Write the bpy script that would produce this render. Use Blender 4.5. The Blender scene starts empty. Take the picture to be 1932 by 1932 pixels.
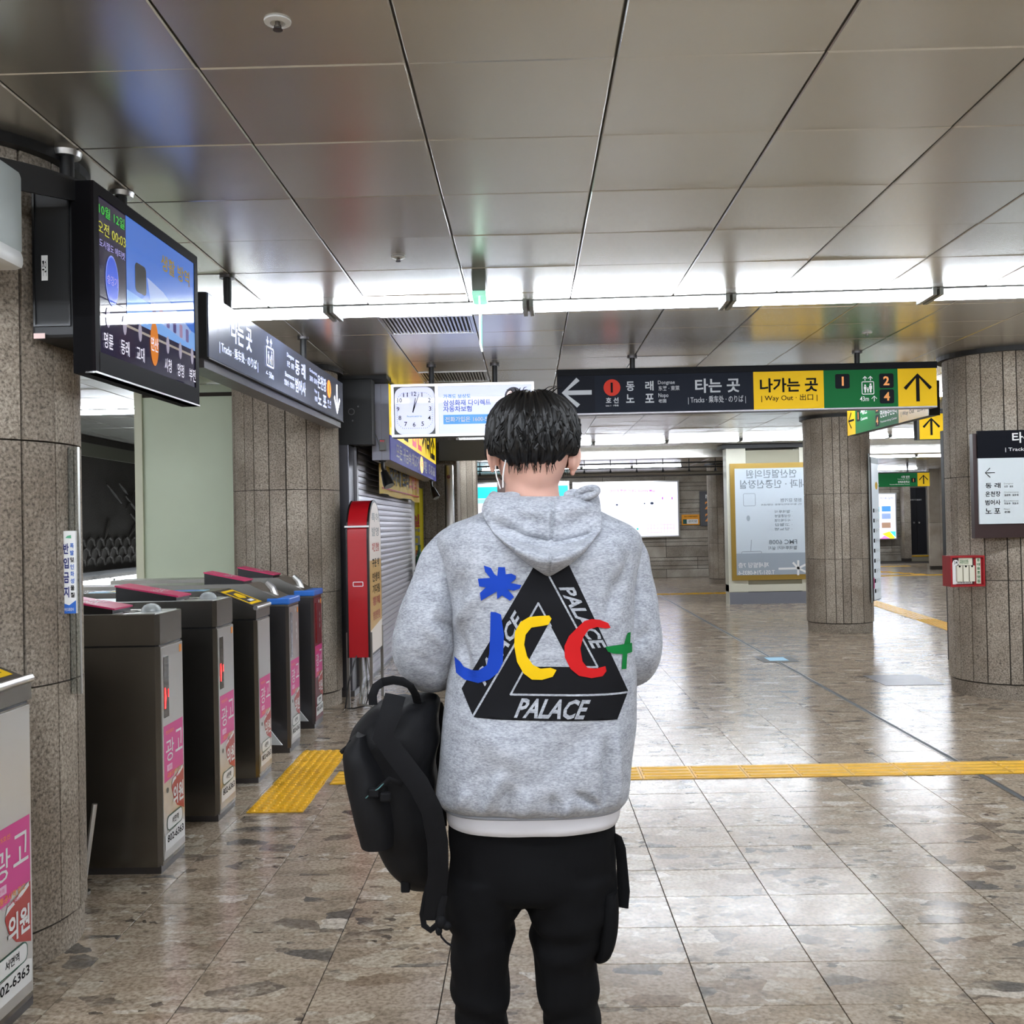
import bpy, bmesh, math, random
import numpy as np
from mathutils import Vector, Matrix, noise
from mathutils.geometry import tessellate_polygon
from mathutils.bvhtree import BVHTree
R = random.Random(7)
SC = bpy.context.scene
COL = SC.collection

# ------------------------------------------------------------------ camera, world, exposure
F, CX, EYE = 1932.0, 966.0, 1.47            # focal length in pixels of the 1932 px frame, centre, eye height
_y = Vector((30, 24, F)).normalized()       # the hall's long axis, its up and its cross axis seen from the camera
_u = Vector((-.020, -1, 0)); _u = (_u - _y * _u.dot(_y)).normalized()
_x = _y.cross(-_u); _x = _x if _x.x > 0 else -_x
M3 = Matrix((_x, _y, _u))                   # camera (right, down, forward) -> world
cd = bpy.data.cameras.new('camera'); cam = bpy.data.objects.new('camera', cd); COL.objects.link(cam)
cd.sensor_width = 36; cd.lens = 36 * F / 1932; cd.clip_start = .05; cd.clip_end = 200
rt, dn, fw = (M3 @ Vector(v) for v in ((1, 0, 0), (0, 1, 0), (0, 0, 1)))
mw = Matrix((rt, -dn, -fw)).transposed().to_4x4(); mw.translation = (0, 0, EYE); cam.matrix_world = mw
SC.camera = cam
W_ = bpy.data.worlds.new('world'); SC.world = W_; W_.use_nodes = True
W_.node_tree.nodes['Background'].inputs[0].default_value = (.9, .95, 1, 1)
W_.node_tree.nodes['Background'].inputs[1].default_value = .03
SC.view_settings.view_transform = 'Standard'; SC.view_settings.look = 'None'
SC.view_settings.gamma = 1; SC.view_settings.use_curve_mapping = False
SC.view_settings.exposure = 1.35
SC.cycles.use_denoising = True
SC.cycles.adaptive_threshold = .02; SC.cycles.max_bounces = 7; SC.cycles.caustics_reflective = False; SC.cycles.caustics_refractive = False
SC.cycles.sample_clamp_indirect = 6
TUBE = 25.0                                  # emission of the fluorescent tubes
O = Vector((0, 0, EYE)); CEIL = 2.81

def ray(px, py): return M3 @ Vector((px - CX, py - CX, F))
def atY(px, py, Y): v = ray(px, py); return O + v * (Y / v.y)
def flr(px, py, z=0.): v = ray(px, py); return O + v * ((z - EYE) / v.z)

# ------------------------------------------------------------------ materials
MAT = {}
def s2l(c):
    return tuple((x / 12.92 if x <= .04045 else ((x + .055) / 1.055) ** 2.4) for x in (v / 255 for v in c))
def mat(name, rgb=(200, 200, 200), rough=.5, metal=0., emit=0., spec=.5, alpha=1., trans=0., bump=None, var=None, coat=0., sheen=0.):
    """rgb in sRGB bytes; bump=(scale,strength,distance); var=(scale, amount, stretch)"""
    if name in MAT: return MAT[name]
    m = bpy.data.materials.new(name); m.use_nodes = True; MAT[name] = m
    nt = m.node_tree; b = nt.nodes['Principled BSDF']; c = s2l(rgb) + (1,)
    b.inputs['Base Color'].default_value = c; b.inputs['Roughness'].default_value = rough
    b.inputs['Metallic'].default_value = metal; b.inputs['Specular IOR Level'].default_value = spec
    b.inputs['Alpha'].default_value = alpha; b.inputs['Transmission Weight'].default_value = trans
    b.inputs['Coat Weight'].default_value = coat; b.inputs['Sheen Weight'].default_value = sheen
    if emit: b.inputs['Emission Color'].default_value = c; b.inputs['Emission Strength'].default_value = emit
    tc = None
    if bump or var:
        tc = nt.nodes.new('ShaderNodeNewGeometry')
    if var:
        sc, am, st = var
        mp = nt.nodes.new('ShaderNodeMapping'); mp.inputs['Scale'].default_value = st
        nt.links.new(tc.outputs['Position'], mp.inputs[0])
        n = nt.nodes.new('ShaderNodeTexNoise'); n.inputs['Scale'].default_value = sc; n.inputs['Detail'].default_value = 4
        nt.links.new(mp.outputs[0], n.inputs[0])
        r = nt.nodes.new('ShaderNodeValToRGB'); r.color_ramp.elements[0].position = .3; r.color_ramp.elements[1].position = .7
        r.color_ramp.elements[0].color = tuple(x * (1 - am) for x in c[:3]) + (1,)
        r.color_ramp.elements[1].color = tuple(min(1, x * (1 + am)) for x in c[:3]) + (1,)
        nt.links.new(n.outputs[0], r.inputs[0]); nt.links.new(r.outputs[0], b.inputs['Base Color'])
    if bump:
        n = nt.nodes.new('ShaderNodeTexNoise'); n.inputs['Scale'].default_value = bump[0]; n.inputs['Detail'].default_value = 3
        nt.links.new(tc.outputs['Position'], n.inputs[0])
        bp = nt.nodes.new('ShaderNodeBump'); bp.inputs['Strength'].default_value = bump[1]; bp.inputs['Distance'].default_value = bump[2]
        nt.links.new(n.outputs[0], bp.inputs['Height']); nt.links.new(bp.outputs[0], b.inputs['Normal'])
    return m

def ramp(nt, stops, mode='LINEAR'):
    r = nt.nodes.new('ShaderNodeValToRGB'); r.color_ramp.interpolation = mode
    e = r.color_ramp.elements
    while len(e) < len(stops): e.new(.5)
    for i, (p, c) in enumerate(stops): e[i].position = p; e[i].color = s2l(c) + (1,)
    return r

def mat_floor():
    m = bpy.data.materials.new('breccia_marble'); m.use_nodes = True; nt = m.node_tree; b = nt.nodes['Principled BSDF']; L = nt.links.new
    g = nt.nodes.new('ShaderNodeNewGeometry'); oi = nt.nodes.new('ShaderNodeObjectInfo')
    off = nt.nodes.new('ShaderNodeVectorMath'); off.operation = 'MULTIPLY_ADD'
    comb = nt.nodes.new('ShaderNodeCombineXYZ')
    for i in range(3): L(oi.outputs['Random'], comb.inputs[i])
    L(comb.outputs[0], off.inputs[0]); off.inputs[1].default_value = (41, 26, 18); L(g.outputs['Position'], off.inputs[2])
    n0 = nt.nodes.new('ShaderNodeTexNoise'); n0.inputs['Scale'].default_value = 9; n0.inputs['Detail'].default_value = 5
    L(off.outputs[0], n0.inputs[0])
    wp = nt.nodes.new('ShaderNodeVectorMath'); wp.operation = 'MULTIPLY_ADD'; L(n0.outputs['Color'], wp.inputs[0])
    wp.inputs[1].default_value = (.10, .07, .1); L(off.outputs[0], wp.inputs[2])
    mp = nt.nodes.new('ShaderNodeMapping'); mp.inputs['Scale'].default_value = (.62, 1.15, 1); mp.inputs['Rotation'].default_value = (0, 0, .25); L(wp.outputs[0], mp.inputs[0])
    v = nt.nodes.new('ShaderNodeTexVoronoi'); v.inputs['Scale'].default_value = 10.5; L(mp.outputs[0], v.inputs[0])
    v.inputs['Randomness'].default_value = 1
    sep = nt.nodes.new('ShaderNodeSeparateColor'); L(v.outputs['Color'], sep.inputs[0])
    r1 = ramp(nt, [(0, (178, 160, 139)), (.30, (188, 171, 149)), (.52, (162, 145, 124)), (.66, (195, 181, 160)), (.76, (127, 115, 101)), (.82, (175, 157, 135)), (.88, (216, 205, 189)), (.93, (107, 101, 93)), (.97, (150, 130, 108))], 'CONSTANT')
    L(sep.outputs[0], r1.inputs[0])
    v2 = nt.nodes.new('ShaderNodeTexVoronoi'); v2.inputs['Scale'].default_value = 42; L(mp.outputs[0], v2.inputs[0])
    sep2 = nt.nodes.new('ShaderNodeSeparateColor'); L(v2.outputs['Color'], sep2.inputs[0])
    r2 = ramp(nt, [(0, (170, 153, 132)), (.4, (187, 173, 152)), (.72, (149, 133, 115)), (.86, (205, 193, 175)), (.95, (102, 93, 82))], 'CONSTANT')
    L(sep2.outputs[1], r2.inputs[0])
    msk = nt.nodes.new('ShaderNodeTexNoise'); msk.inputs['Scale'].default_value = 5; msk.inputs['Detail'].default_value = 3; L(mp.outputs[0], msk.inputs[0])
    mr = nt.nodes.new('ShaderNodeMapRange'); mr.inputs[1].default_value = .47; mr.inputs[2].default_value = .62; L(msk.outputs[0], mr.inputs[0])
    mx = nt.nodes.new('ShaderNodeMix'); mx.data_type = 'RGBA'; L(mr.outputs[0], mx.inputs[0]); L(r1.outputs[0], mx.inputs[6]); L(r2.outputs[0], mx.inputs[7])
    n1 = nt.nodes.new('ShaderNodeTexNoise'); n1.inputs['Scale'].default_value = 70; n1.inputs['Detail'].default_value = 6; L(off.outputs[0], n1.inputs[0])
    r3 = ramp(nt, [(.28, (160, 151, 140)), (.62, (255, 255, 255))]); L(n1.outputs[0], r3.inputs[0])
    mu = nt.nodes.new('ShaderNodeMix'); mu.data_type = 'RGBA'; mu.blend_type = 'MULTIPLY'; mu.inputs[0].default_value = .8
    L(mx.outputs[2], mu.inputs[6]); L(r3.outputs[0], mu.inputs[7]); L(mu.outputs[2], b.inputs['Base Color'])
    rr = nt.nodes.new('ShaderNodeMapRange'); rr.inputs[3].default_value = .13; rr.inputs[4].default_value = .26; L(n0.outputs[0], rr.inputs[0]); L(rr.outputs[0], b.inputs['Roughness'])
    b.inputs['Specular IOR Level'].default_value = .36
    bp = nt.nodes.new('ShaderNodeBump'); bp.inputs['Strength'].default_value = .02; bp.inputs['Distance'].default_value = .003
    L(n1.outputs[0], bp.inputs['Height']); L(bp.outputs[0], b.inputs['Normal'])
    return m

def mat_granite(name, cols, sc=1., bump=.6):
    m = bpy.data.materials.new(name); m.use_nodes = True; nt = m.node_tree; b = nt.nodes['Principled BSDF']; L = nt.links.new
    g = nt.nodes.new('ShaderNodeNewGeometry'); oi = nt.nodes.new('ShaderNodeObjectInfo')
    n = nt.nodes.new('ShaderNodeTexNoise'); n.inputs['Scale'].default_value = 95 * sc; n.inputs['Detail'].default_value = 3; n.inputs['Roughness'].default_value = .6
    L(g.outputs['Position'], n.inputs[0])
    r = ramp(nt, [(.32, cols[0]), (.45, cols[1]), (.58, cols[2]), (.7, cols[3])]); L(n.outputs[0], r.inputs[0])
    n2 = nt.nodes.new('ShaderNodeTexNoise'); n2.inputs['Scale'].default_value = 2.2; n2.inputs['Detail'].default_value = 4; L(g.outputs['Position'], n2.inputs[0])
    r2 = ramp(nt, [(.3, (200, 193, 186)), (.7, (255, 255, 255))]); L(n2.outputs[0], r2.inputs[0])
    mu = nt.nodes.new('ShaderNodeMix'); mu.data_type = 'RGBA'; mu.blend_type = 'MULTIPLY'; mu.inputs[0].default_value = 1
    L(r.outputs[0], mu.inputs[6]); L(r2.outputs[0], mu.inputs[7])
    r3 = ramp(nt, [(0, (215, 211, 206)), (1, (255, 253, 250))]); L(oi.outputs['Random'], r3.inputs[0])
    mu2 = nt.nodes.new('ShaderNodeMix'); mu2.data_type = 'RGBA'; mu2.blend_type = 'MULTIPLY'; mu2.inputs[0].default_value = 1
    L(mu.outputs[2], mu2.inputs[6]); L(r3.outputs[0], mu2.inputs[7]); L(mu2.outputs[2], b.inputs['Base Color'])
    b.inputs['Roughness'].default_value = .75
    bp = nt.nodes.new('ShaderNodeBump'); bp.inputs['Strength'].default_value = bump; bp.inputs['Distance'].default_value = .006
    L(n.outputs[0], bp.inputs['Height']); L(bp.outputs[0], b.inputs['Normal'])
    return m

def mat_heather():
    m = bpy.data.materials.new('heather_grey_fleece'); m.use_nodes = True; nt = m.node_tree; b = nt.nodes['Principled BSDF']; L = nt.links.new
    g = nt.nodes.new('ShaderNodeNewGeometry')
    mp = nt.nodes.new('ShaderNodeMapping'); mp.inputs['Scale'].default_value = (1, 1, 2.6); L(g.outputs['Position'], mp.inputs[0])
    n = nt.nodes.new('ShaderNodeTexNoise'); n.inputs['Scale'].default_value = 130; n.inputs['Detail'].default_value = 5; n.inputs['Roughness'].default_value = .65; L(mp.outputs[0], n.inputs[0])
    n2 = nt.nodes.new('ShaderNodeTexNoise'); n2.inputs['Scale'].default_value = 22; n2.inputs['Detail'].default_value = 5; L(mp.outputs[0], n2.inputs[0])
    ad = nt.nodes.new('ShaderNodeMath'); ad.operation = 'MULTIPLY_ADD'; ad.inputs[1].default_value = .45; L(n2.outputs[0], ad.inputs[0]); L(n.outputs[0], ad.inputs[2])
    r = ramp(nt, [(.48, (114, 117, 124)), (.68, (150, 153, 160)), (.90, (180, 183, 190))]); L(ad.outputs[0], r.inputs[0]); L(r.outputs[0], b.inputs['Base Color'])
    b.inputs['Roughness'].default_value = .9; b.inputs['Specular IOR Level'].default_value = .2; b.inputs['Sheen Weight'].default_value = .15
    bp = nt.nodes.new('ShaderNodeBump'); bp.inputs['Strength'].default_value = .25; bp.inputs['Distance'].default_value = .002
    L(n.outputs[0], bp.inputs['Height']); L(bp.outputs[0], b.inputs['Normal'])
    return m

def mat_brushed(name, rgb, rough=.32, scale=(1, 1, 40), amt=.12, dirt=.25):
    m = bpy.data.materials.new(name); m.use_nodes = True; nt = m.node_tree; b = nt.nodes['Principled BSDF']; L = nt.links.new
    b.inputs['Base Color'].default_value = s2l(rgb) + (1,); b.inputs['Metallic'].default_value = 1
    g = nt.nodes.new('ShaderNodeNewGeometry'); mp = nt.nodes.new('ShaderNodeMapping'); mp.inputs['Scale'].default_value = scale; L(g.outputs['Position'], mp.inputs[0])
    n = nt.nodes.new('ShaderNodeTexNoise'); n.inputs['Scale'].default_value = 14; n.inputs['Detail'].default_value = 4; L(mp.outputs[0], n.inputs[0])
    mr = nt.nodes.new('ShaderNodeMapRange'); mr.inputs[3].default_value = rough - amt; mr.inputs[4].default_value = rough + amt; L(n.outputs[0], mr.inputs[0]); L(mr.outputs[0], b.inputs['Roughness'])
    n2 = nt.nodes.new('ShaderNodeTexNoise'); n2.inputs['Scale'].default_value = 1.3; n2.inputs['Detail'].default_value = 3; L(g.outputs['Position'], n2.inputs[0])
    bp = nt.nodes.new('ShaderNodeBump'); bp.inputs['Strength'].default_value = dirt; bp.inputs['Distance'].default_value = .01; L(n2.outputs[0], bp.inputs['Height']); L(bp.outputs[0], b.inputs['Normal'])
    return m

FLOORM = mat_floor()
GRAN = mat_granite('bush_hammered_granite', [(114, 106, 96), (168, 159, 146), (196, 186, 172), (220, 212, 199)])
GRANW = mat_granite('wall_granite', [(140, 134, 124), (176, 170, 158), (196, 190, 180), (212, 206, 196)], 1.1, .3)
RELIEF = mat_granite('dark_relief_stone', [(40, 38, 37), (58, 55, 53), (70, 67, 64), (84, 80, 76)], .6, .6)
HEATH = mat_heather()
CEILM = mat('satin_ceiling_metal', (212, 210, 202), .27, metal=.78)
STEEL = mat_brushed('brushed_steel', (150, 147, 142), .30, (1, 1, 8), .04, .03)
STEELB = mat_brushed('gate_steel', (128, 125, 120), .26, (1, 1, 3), .015, .02)
STEELL = mat_brushed('bright_steel', (205, 204, 202), .30, (1, 1, 6), .03, .02)
STEELD = mat_brushed('dark_steel', (104, 102, 104), .34, (1, 1, 8), .04, .03)
BLACK = mat('black_plastic', (11, 11, 13), .35); BLACKM = mat('matte_black_metal', (15, 16, 18), .5)
NAVY = mat('sign_navy', (21, 25, 35), .5, spec=.08, bump=(300, .05, .001)); NAVYD = mat('sign_dark_navy', (14, 16, 23), .5, spec=.08)
WHITEP = mat('white_print', (228, 228, 226), .5); GREYP = mat('grey_print', (165, 167, 170), .5); BLACKP = mat('black_print', (11, 11, 12), .6, spec=.1)
YEL = mat('sign_yellow', (226, 182, 18), .5, spec=.12); GRN = mat('sign_green', (14, 96, 46), .5, spec=.1); ORG = mat('sign_orange', (238, 150, 62), .45); REDO = mat('line_red_orange', (190, 46, 26), .5, spec=.15)
WHITEG = mat('white_plastic', (225, 226, 224), .4); GREYG = mat('grey_plastic', (150, 154, 150), .45)
TACT = mat('tactile_yellow', (226, 172, 22), .38, var=(9, .10, (1, 1, 1)), bump=(60, .15, .002))
JOINT = mat('dark_joint', (58, 52, 46), .9); JOINTC = mat('ceiling_joint', (74, 73, 70), .7)
GLOW = mat('sign_text_glow', (205, 214, 255), .4, emit=.5); WGLOW = mat('tube_white', (238, 245, 255), .4, emit=TUBE)
SKIN = mat('skin', (214, 168, 150), .5, bump=(160, .05, .001)); SKIN.node_tree.nodes['Principled BSDF'].inputs['Subsurface Weight'].default_value = .12
SKIN.node_tree.nodes['Principled BSDF'].inputs['Subsurface Radius'].default_value = (.012, .005, .003)

# ------------------------------------------------------------------ scene-graph helpers
WM = {}
def link(o, parent=None):
    COL.objects.link(o)
    if parent is not None:
        o.parent = parent; o.matrix_parent_inverse = WM[parent].inverted()
    WM[o] = Matrix.Identity(4)
    return o
def tag(o, label=None, cat=None, group=None, kind=None):
    if label: o['label'] = label
    if cat: o['category'] = cat
    if group: o['group'] = group
    if kind: o['kind'] = kind
    return o
def thing(name, label, cat, loc=(0, 0, 0), group=None):
    o = bpy.data.objects.new(name, None); o.empty_display_size = .1; COL.objects.link(o); o.location = loc
    WM[o] = Matrix.Translation(loc)
    return tag(o, label, cat, group)
def me(name, verts, faces, m, smooth=False):
    d = bpy.data.meshes.new(name); d.from_pydata([tuple(v) for v in verts], [], faces); d.update()
    if m is not None: d.materials.append(m)
    if smooth: d.polygons.foreach_set('use_smooth', [True] * len(d.polygons))
    return d
def mob(name, verts, faces, m, parent=None, smooth=False):
    return link(bpy.data.objects.new(name, me(name, verts, faces, m, smooth)), parent)
def place(name, mesh, loc, parent=None, rot=None):
    o = bpy.data.objects.new(name, mesh); COL.objects.link(o)
    if parent is not None: o.parent = parent; o.matrix_parent_inverse = WM[parent].inverted()
    o.location = loc
    if rot: o.rotation_euler = rot
    WM[o] = Matrix.Translation(loc)
    return o
def dup(root, loc, label=None, group=None):
    r = root.copy(); COL.objects.link(r); r.location = loc; WM[r] = Matrix.Translation(loc)
    if label: r['label'] = label
    if group: r['group'] = group
    for ch in list(root.children):
        c = ch.copy(); COL.objects.link(c); c.parent = r; c.matrix_parent_inverse = ch.matrix_parent_inverse.copy()
        for g in ch.children:
            d = g.copy(); COL.objects.link(d); d.parent = c; d.matrix_parent_inverse = g.matrix_parent_inverse.copy()
    return r

class MB:
    def __init__(s): s.v = []; s.f = []
    def add(s, v, f):
        n = len(s.v); s.v += [Vector(p) for p in v]; s.f += [tuple(i + n for i in q) for q in f]; return s
    def box(s, x0, x1, y0, y1, z0, z1, b=0.):
        if b <= 0:
            v = [(x, y, z) for x in (x0, x1) for y in (y0, y1) for z in (z0, z1)]
            return s.add(v, [(0, 1, 3, 2), (4, 6, 7, 5), (0, 4, 5, 1), (2, 3, 7, 6), (0, 2, 6, 4), (1, 5, 7, 3)])
        bm = bmesh.new(); bmesh.ops.create_cube(bm, size=1)
        for q in bm.verts: q.co = Vector(((x0 + x1) / 2 + q.co.x * (x1 - x0), (y0 + y1) / 2 + q.co.y * (y1 - y0), (z0 + z1) / 2 + q.co.z * (z1 - z0)))
        bmesh.ops.bevel(bm, geom=list(bm.edges), offset=b, segments=2, affect='EDGES', profile=.5)
        bm.verts.index_update(); s.add([q.co.copy() for q in bm.verts], [tuple(q.index for q in f.verts) for f in bm.faces]); bm.free(); return s
    def prism(s, pts, a, b, axis):   # pts 2-D outline swept from a to b along axis 'x','y','z'
        n = len(pts)
        def P(p, t): return {'x': (t, p[0], p[1]), 'y': (p[0], t, p[1]), 'z': (p[0], p[1], t)}[axis]
        v = [P(p, a) for p in pts] + [P(p, b) for p in pts]
        f = [tuple(range(n))[::-1], tuple(range(n, 2 * n))] + [(i, (i + 1) % n, n + (i + 1) % n, n + i) for i in range(n)]
        return s.add(v, f)
    def cyl(s, p0, p1, r0, r1=None, n=12, cap=True):
        return s.tube([p0, p1], [r0, r0 if r1 is None else r1], n, cap)
    def tube(s, path, rad, n=10, cap=True, flat=1., up=None):
        path = [Vector(p) for p in path]
        if not hasattr(rad, '__len__'): rad = [rad] * len(path)
        base = len(s.v); prev = None
        for i, p in enumerate(path):
            t = (path[min(i + 1, len(path) - 1)] - path[max(i - 1, 0)]).normalized()
            if prev is None:
                a = Vector(up) if up else (Vector((0, 0, 1)) if abs(t.z) < .9 else Vector((1, 0, 0)))
            else: a = prev
            a = (a - t * a.dot(t)).normalized(); prev = a; c = t.cross(a)
            for k in range(n):
                th = 2 * math.pi * k / n
                s.v.append(p + (a * math.cos(th) * flat + c * math.sin(th)) * rad[i])
        m = len(path)
        for i in range(m - 1):
            for k in range(n):
                s.f.append((base + i * n + k, base + i * n + (k + 1) % n, base + (i + 1) * n + (k + 1) % n, base + (i + 1) * n + k))
        if cap:
            s.f.append(tuple(base + k for k in range(n))[::-1]); s.f.append(tuple(base + (m - 1) * n + k for k in range(n)))
        return s
    def rings(s, rings, cap=True):   # list of equally long closed rings of points
        n = len(rings[0]); base = len(s.v)
        for r in rings: s.v += [Vector(p) for p in r]
        for i in range(len(rings) - 1):
            for k in range(n):
                s.f.append((base + i * n + k, base + i * n + (k + 1) % n, base + (i + 1) * n + (k + 1) % n, base + (i + 1) * n + k))
        if cap:
            s.f.append(tuple(base + k for k in range(n))[::-1]); s.f.append(tuple(base + (len(rings) - 1) * n + k for k in range(n)))
        return s
    def ball(s, c, r, n=12, m=8):
        r = Vector(r) if hasattr(r, '__len__') else Vector((r, r, r)); c = Vector(c)
        rg = []
        for i in range(1, m):
            ph = math.pi * i / m
            rg.append([c + Vector((r.x * math.sin(ph) * math.cos(2 * math.pi * k / n), r.y * math.sin(ph) * math.sin(2 * math.pi * k / n), -r.z * math.cos(ph))) for k in range(n)])
        b = len(s.v); s.rings(rg, False); s.v += [c - Vector((0, 0, r.z)), c + Vector((0, 0, r.z))]
        for k in range(n):
            s.f.append((b + (k + 1) % n, b + k, len(s.v) - 2)); s.f.append((b + (m - 2) * n + k, b + (m - 2) * n + (k + 1) % n, len(s.v) - 1))
        return s
    def build(s, name, m, parent=None, smooth=False):
        o = mob(name, s.v, s.f, m, parent, smooth)
        if smooth: o.data.set_sharp_from_angle(angle=math.radians(40))
        return o
    def mesh(s, name, m, smooth=False): return me(name, s.v, s.f, m, smooth)

TMP = bpy.data.scenes.new('tmp')
_kc = bpy.data.curves.new('keep', 'FONT'); _kc.body = '가中'; _ko = bpy.data.objects.new('keep', _kc); TMP.collection.objects.link(_ko)
def evalmods(o):                       # evaluated in a scene of its own, so that the big one need not update
    was = [c for c in o.users_collection]
    for c in was: c.objects.unlink(o)
    TMP.collection.objects.link(o); vl = TMP.view_layers[0]; vl.update()
    dg = vl.depsgraph; d = bpy.data.meshes.new_from_object(o.evaluated_get(dg))
    TMP.collection.objects.unlink(o)
    for c in was: c.objects.link(o)
    return d
def remesh(mb, vox, smooth=4, fac=.5):
    o = bpy.data.objects.new('tmp', mb.mesh('tmp', None)); COL.objects.link(o)
    r = o.modifiers.new('r', 'REMESH'); r.mode = 'VOXEL'; r.voxel_size = vox
    if smooth:
        q = o.modifiers.new('s', 'SMOOTH'); q.iterations = smooth; q.factor = fac
    d = evalmods(o); bpy.data.objects.remove(o); d.polygons.foreach_set('use_smooth', [True] * len(d.polygons)); return d
def subsurf(o, lv=1):
    q = o.modifiers.new('s', 'SUBSURF'); q.levels = lv; q.render_levels = lv
    par = o.parent; inv = o.matrix_parent_inverse.copy(); o.parent = None
    d = evalmods(o); o.parent = par; o.matrix_parent_inverse = inv; o.modifiers.clear(); old = o.data; mats = [m for m in old.materials]; o.data = d
    d.materials.clear()
    for m in mats: d.materials.append(m)
    d.polygons.foreach_set('use_smooth', [True] * len(d.polygons)); return o

_TC = {}
def text2d(body, bold=0.):
    k = (body, bold)
    if k not in _TC:
        c = bpy.data.curves.new('t', 'FONT'); c.body = body; c.offset = bold; c.resolution_u = 2; c.fill_mode = 'FRONT'; c.space_line = .8
        o = bpy.data.objects.new('t', c); COL.objects.link(o); d = evalmods(o)
        v = np.zeros(len(d.vertices) * 3); d.vertices.foreach_get('co', v); v = v.reshape(-1, 3)[:, :2]
        f = [tuple(p.vertices) for p in d.polygons]
        bpy.data.objects.remove(o); bpy.data.meshes.remove(d); bpy.data.curves.remove(c)
        lo = v.min(0); hi = v.max(0); _TC[k] = ((v - lo) / np.maximum(hi - lo, 1e-6), f, (hi - lo)[0] / max(1e-6, (hi - lo)[1]))
    return _TC[k]

class Fr:
    """a flat face: origin, right, up; its normal is right x up"""
    def __init__(s, o, r, u): s.o = Vector(o); s.r = Vector(r).normalized(); s.u = Vector(u).normalized(); s.n = s.r.cross(s.u)
    def P(s, a, b, d=0.): return s.o + s.r * a + s.u * b + s.n * d
    def uv(s, px, py):
        v = ray(px, py); t = (s.o - O).dot(s.n) / v.dot(s.n); q = O + v * t - s.o; return q.dot(s.r), q.dot(s.u)
    def slab(s, name, m, par, a0, b0, a1, b1, d0, d1):
        mb = MB(); mb.add([s.P(a, b, d) for a in (a0, a1) for b in (b0, b1) for d in (d0, d1)], [(0, 1, 3, 2), (4, 6, 7, 5), (0, 4, 5, 1), (2, 3, 7, 6), (0, 2, 6, 4), (1, 5, 7, 3)])
        bm = bmesh.new(); bm.from_mesh(mb.mesh('x', m)); bmesh.ops.recalc_face_normals(bm, faces=bm.faces); d = bpy.data.meshes.new(name); bm.to_mesh(d); bm.free(); d.materials.append(m)
        return link(bpy.data.objects.new(name, d), par)
    def frame(s, name, m, par, a0, b0, a1, b1, w, d0, d1):
        mb = MB()
        for (p, q, r, t) in ((a0, b0, a1, b0 + w), (a0, b1 - w, a1, b1), (a0, b0 + w, a0 + w, b1 - w), (a1 - w, b0 + w, a1, b1 - w)):
            mb.add([s.P(a, b, d) for a in (p, r) for b in (q, t) for d in (d0, d1)], [(0, 1, 3, 2), (4, 6, 7, 5), (0, 4, 5, 1), (2, 3, 7, 6), (0, 2, 6, 4), (1, 5, 7, 3)])
        return mb.build(name, m, par)
    def polys(s, name, m, par, lst, d=.0015):
        mb = MB()
        for pts in lst:
            v = [s.P(a, b, d) for a, b in pts]
            for t in tessellate_polygon([[Vector((a, b, 0)) for a, b in pts]]):
                a, b, c = (Vector(pts[i]) for i in t)
                if (b - a).cross(c - a) < 0: t = t[::-1]
                n = len(mb.v); mb.v += [v[i] for i in t]; mb.f.append((n, n + 1, n + 2))
        return mb.build(name, m, par)
    def text(s, body, a0, b0, a1, b1, m, par, bold=.012, d=.002, mirror=False, keep=False, name='lettering'):
        v, f, asp = text2d(body, bold)
        if len(body) == 1 and body in '12346789':
            w, c = (b1 - b0) * asp, (a0 + a1) / 2; a0, a1 = c - w / 2, c + w / 2
        if keep:
            w = (b1 - b0) * asp; a1 = a0 + min(w, a1 - a0)
        pts = [s.P(a0 + (1 - x if mirror else x) * (a1 - a0), b0 + y * (b1 - b0), d) for x, y in v]
        return mob(name, pts, [q[::-1] for q in f] if mirror else f, m, par)
    def tpx(s, body, x0, y0, x1, y1, m, par, **k):
        a0, b1 = s.uv(x0, y0); a1, b0 = s.uv(x1, y1); mid = s.uv((x0 + x1) / 2, y0)[1]; mid2 = s.uv((x0 + x1) / 2, y1)[1]
        return s.text(body, a0, mid2, a1, mid, m, par, **k)
    def arrow(s, m, par, ca, cb, size, ang, th=.13, d=.002, name='arrow', head=.5):
        L = []
        c_, s_ = math.cos(ang), math.sin(ang)
        def rot(p): return (ca + size * (p[0] * c_ - p[1] * s_), cb + size * (p[0] * s_ + p[1] * c_))
        h = head; t = th
        pts = [(0, .5), (h, .5 - h), (h - t * .7, .5 - h - t * .7), (t / 2, .5 - t * 1.2 - .02), (t / 2, -.5), (-t / 2, -.5), (-t / 2, .5 - t * 1.2 - .02), (-h + t * .7, .5 - h - t * .7), (-h, .5 - h)]
        return s.polys(name, m, par, [[rot(p) for p in pts]], d)
    def disc(s, name, m, par, ca, cb, ra, rb=None, d=.0015, n=28):
        rb = rb or ra
        return s.polys(name, m, par, [[(ca + ra * math.cos(2 * math.pi * k / n), cb + rb * math.sin(2 * math.pi * k / n)) for k in range(n)]], d)
    def person_icon(s, m, par, ca, cb, h, d=.002):
        w = h * .16
        head = [(ca + w * .7 * math.cos(k * .628), cb + h * .40 + w * .7 * math.sin(k * .628)) for k in range(10)]
        body = [(ca - w, cb + h * .26), (ca + w, cb + h * .26), (ca + w, cb - .1 * h), (ca + w * .6, cb - .1 * h), (ca + w * .55, cb - h * .5), (ca - w * .55, cb - h * .5), (ca - w * .6, cb - .1 * h), (ca - w, cb - .1 * h)]
        return s.polys('pictogram', m, par, [head, body], d)
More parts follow.
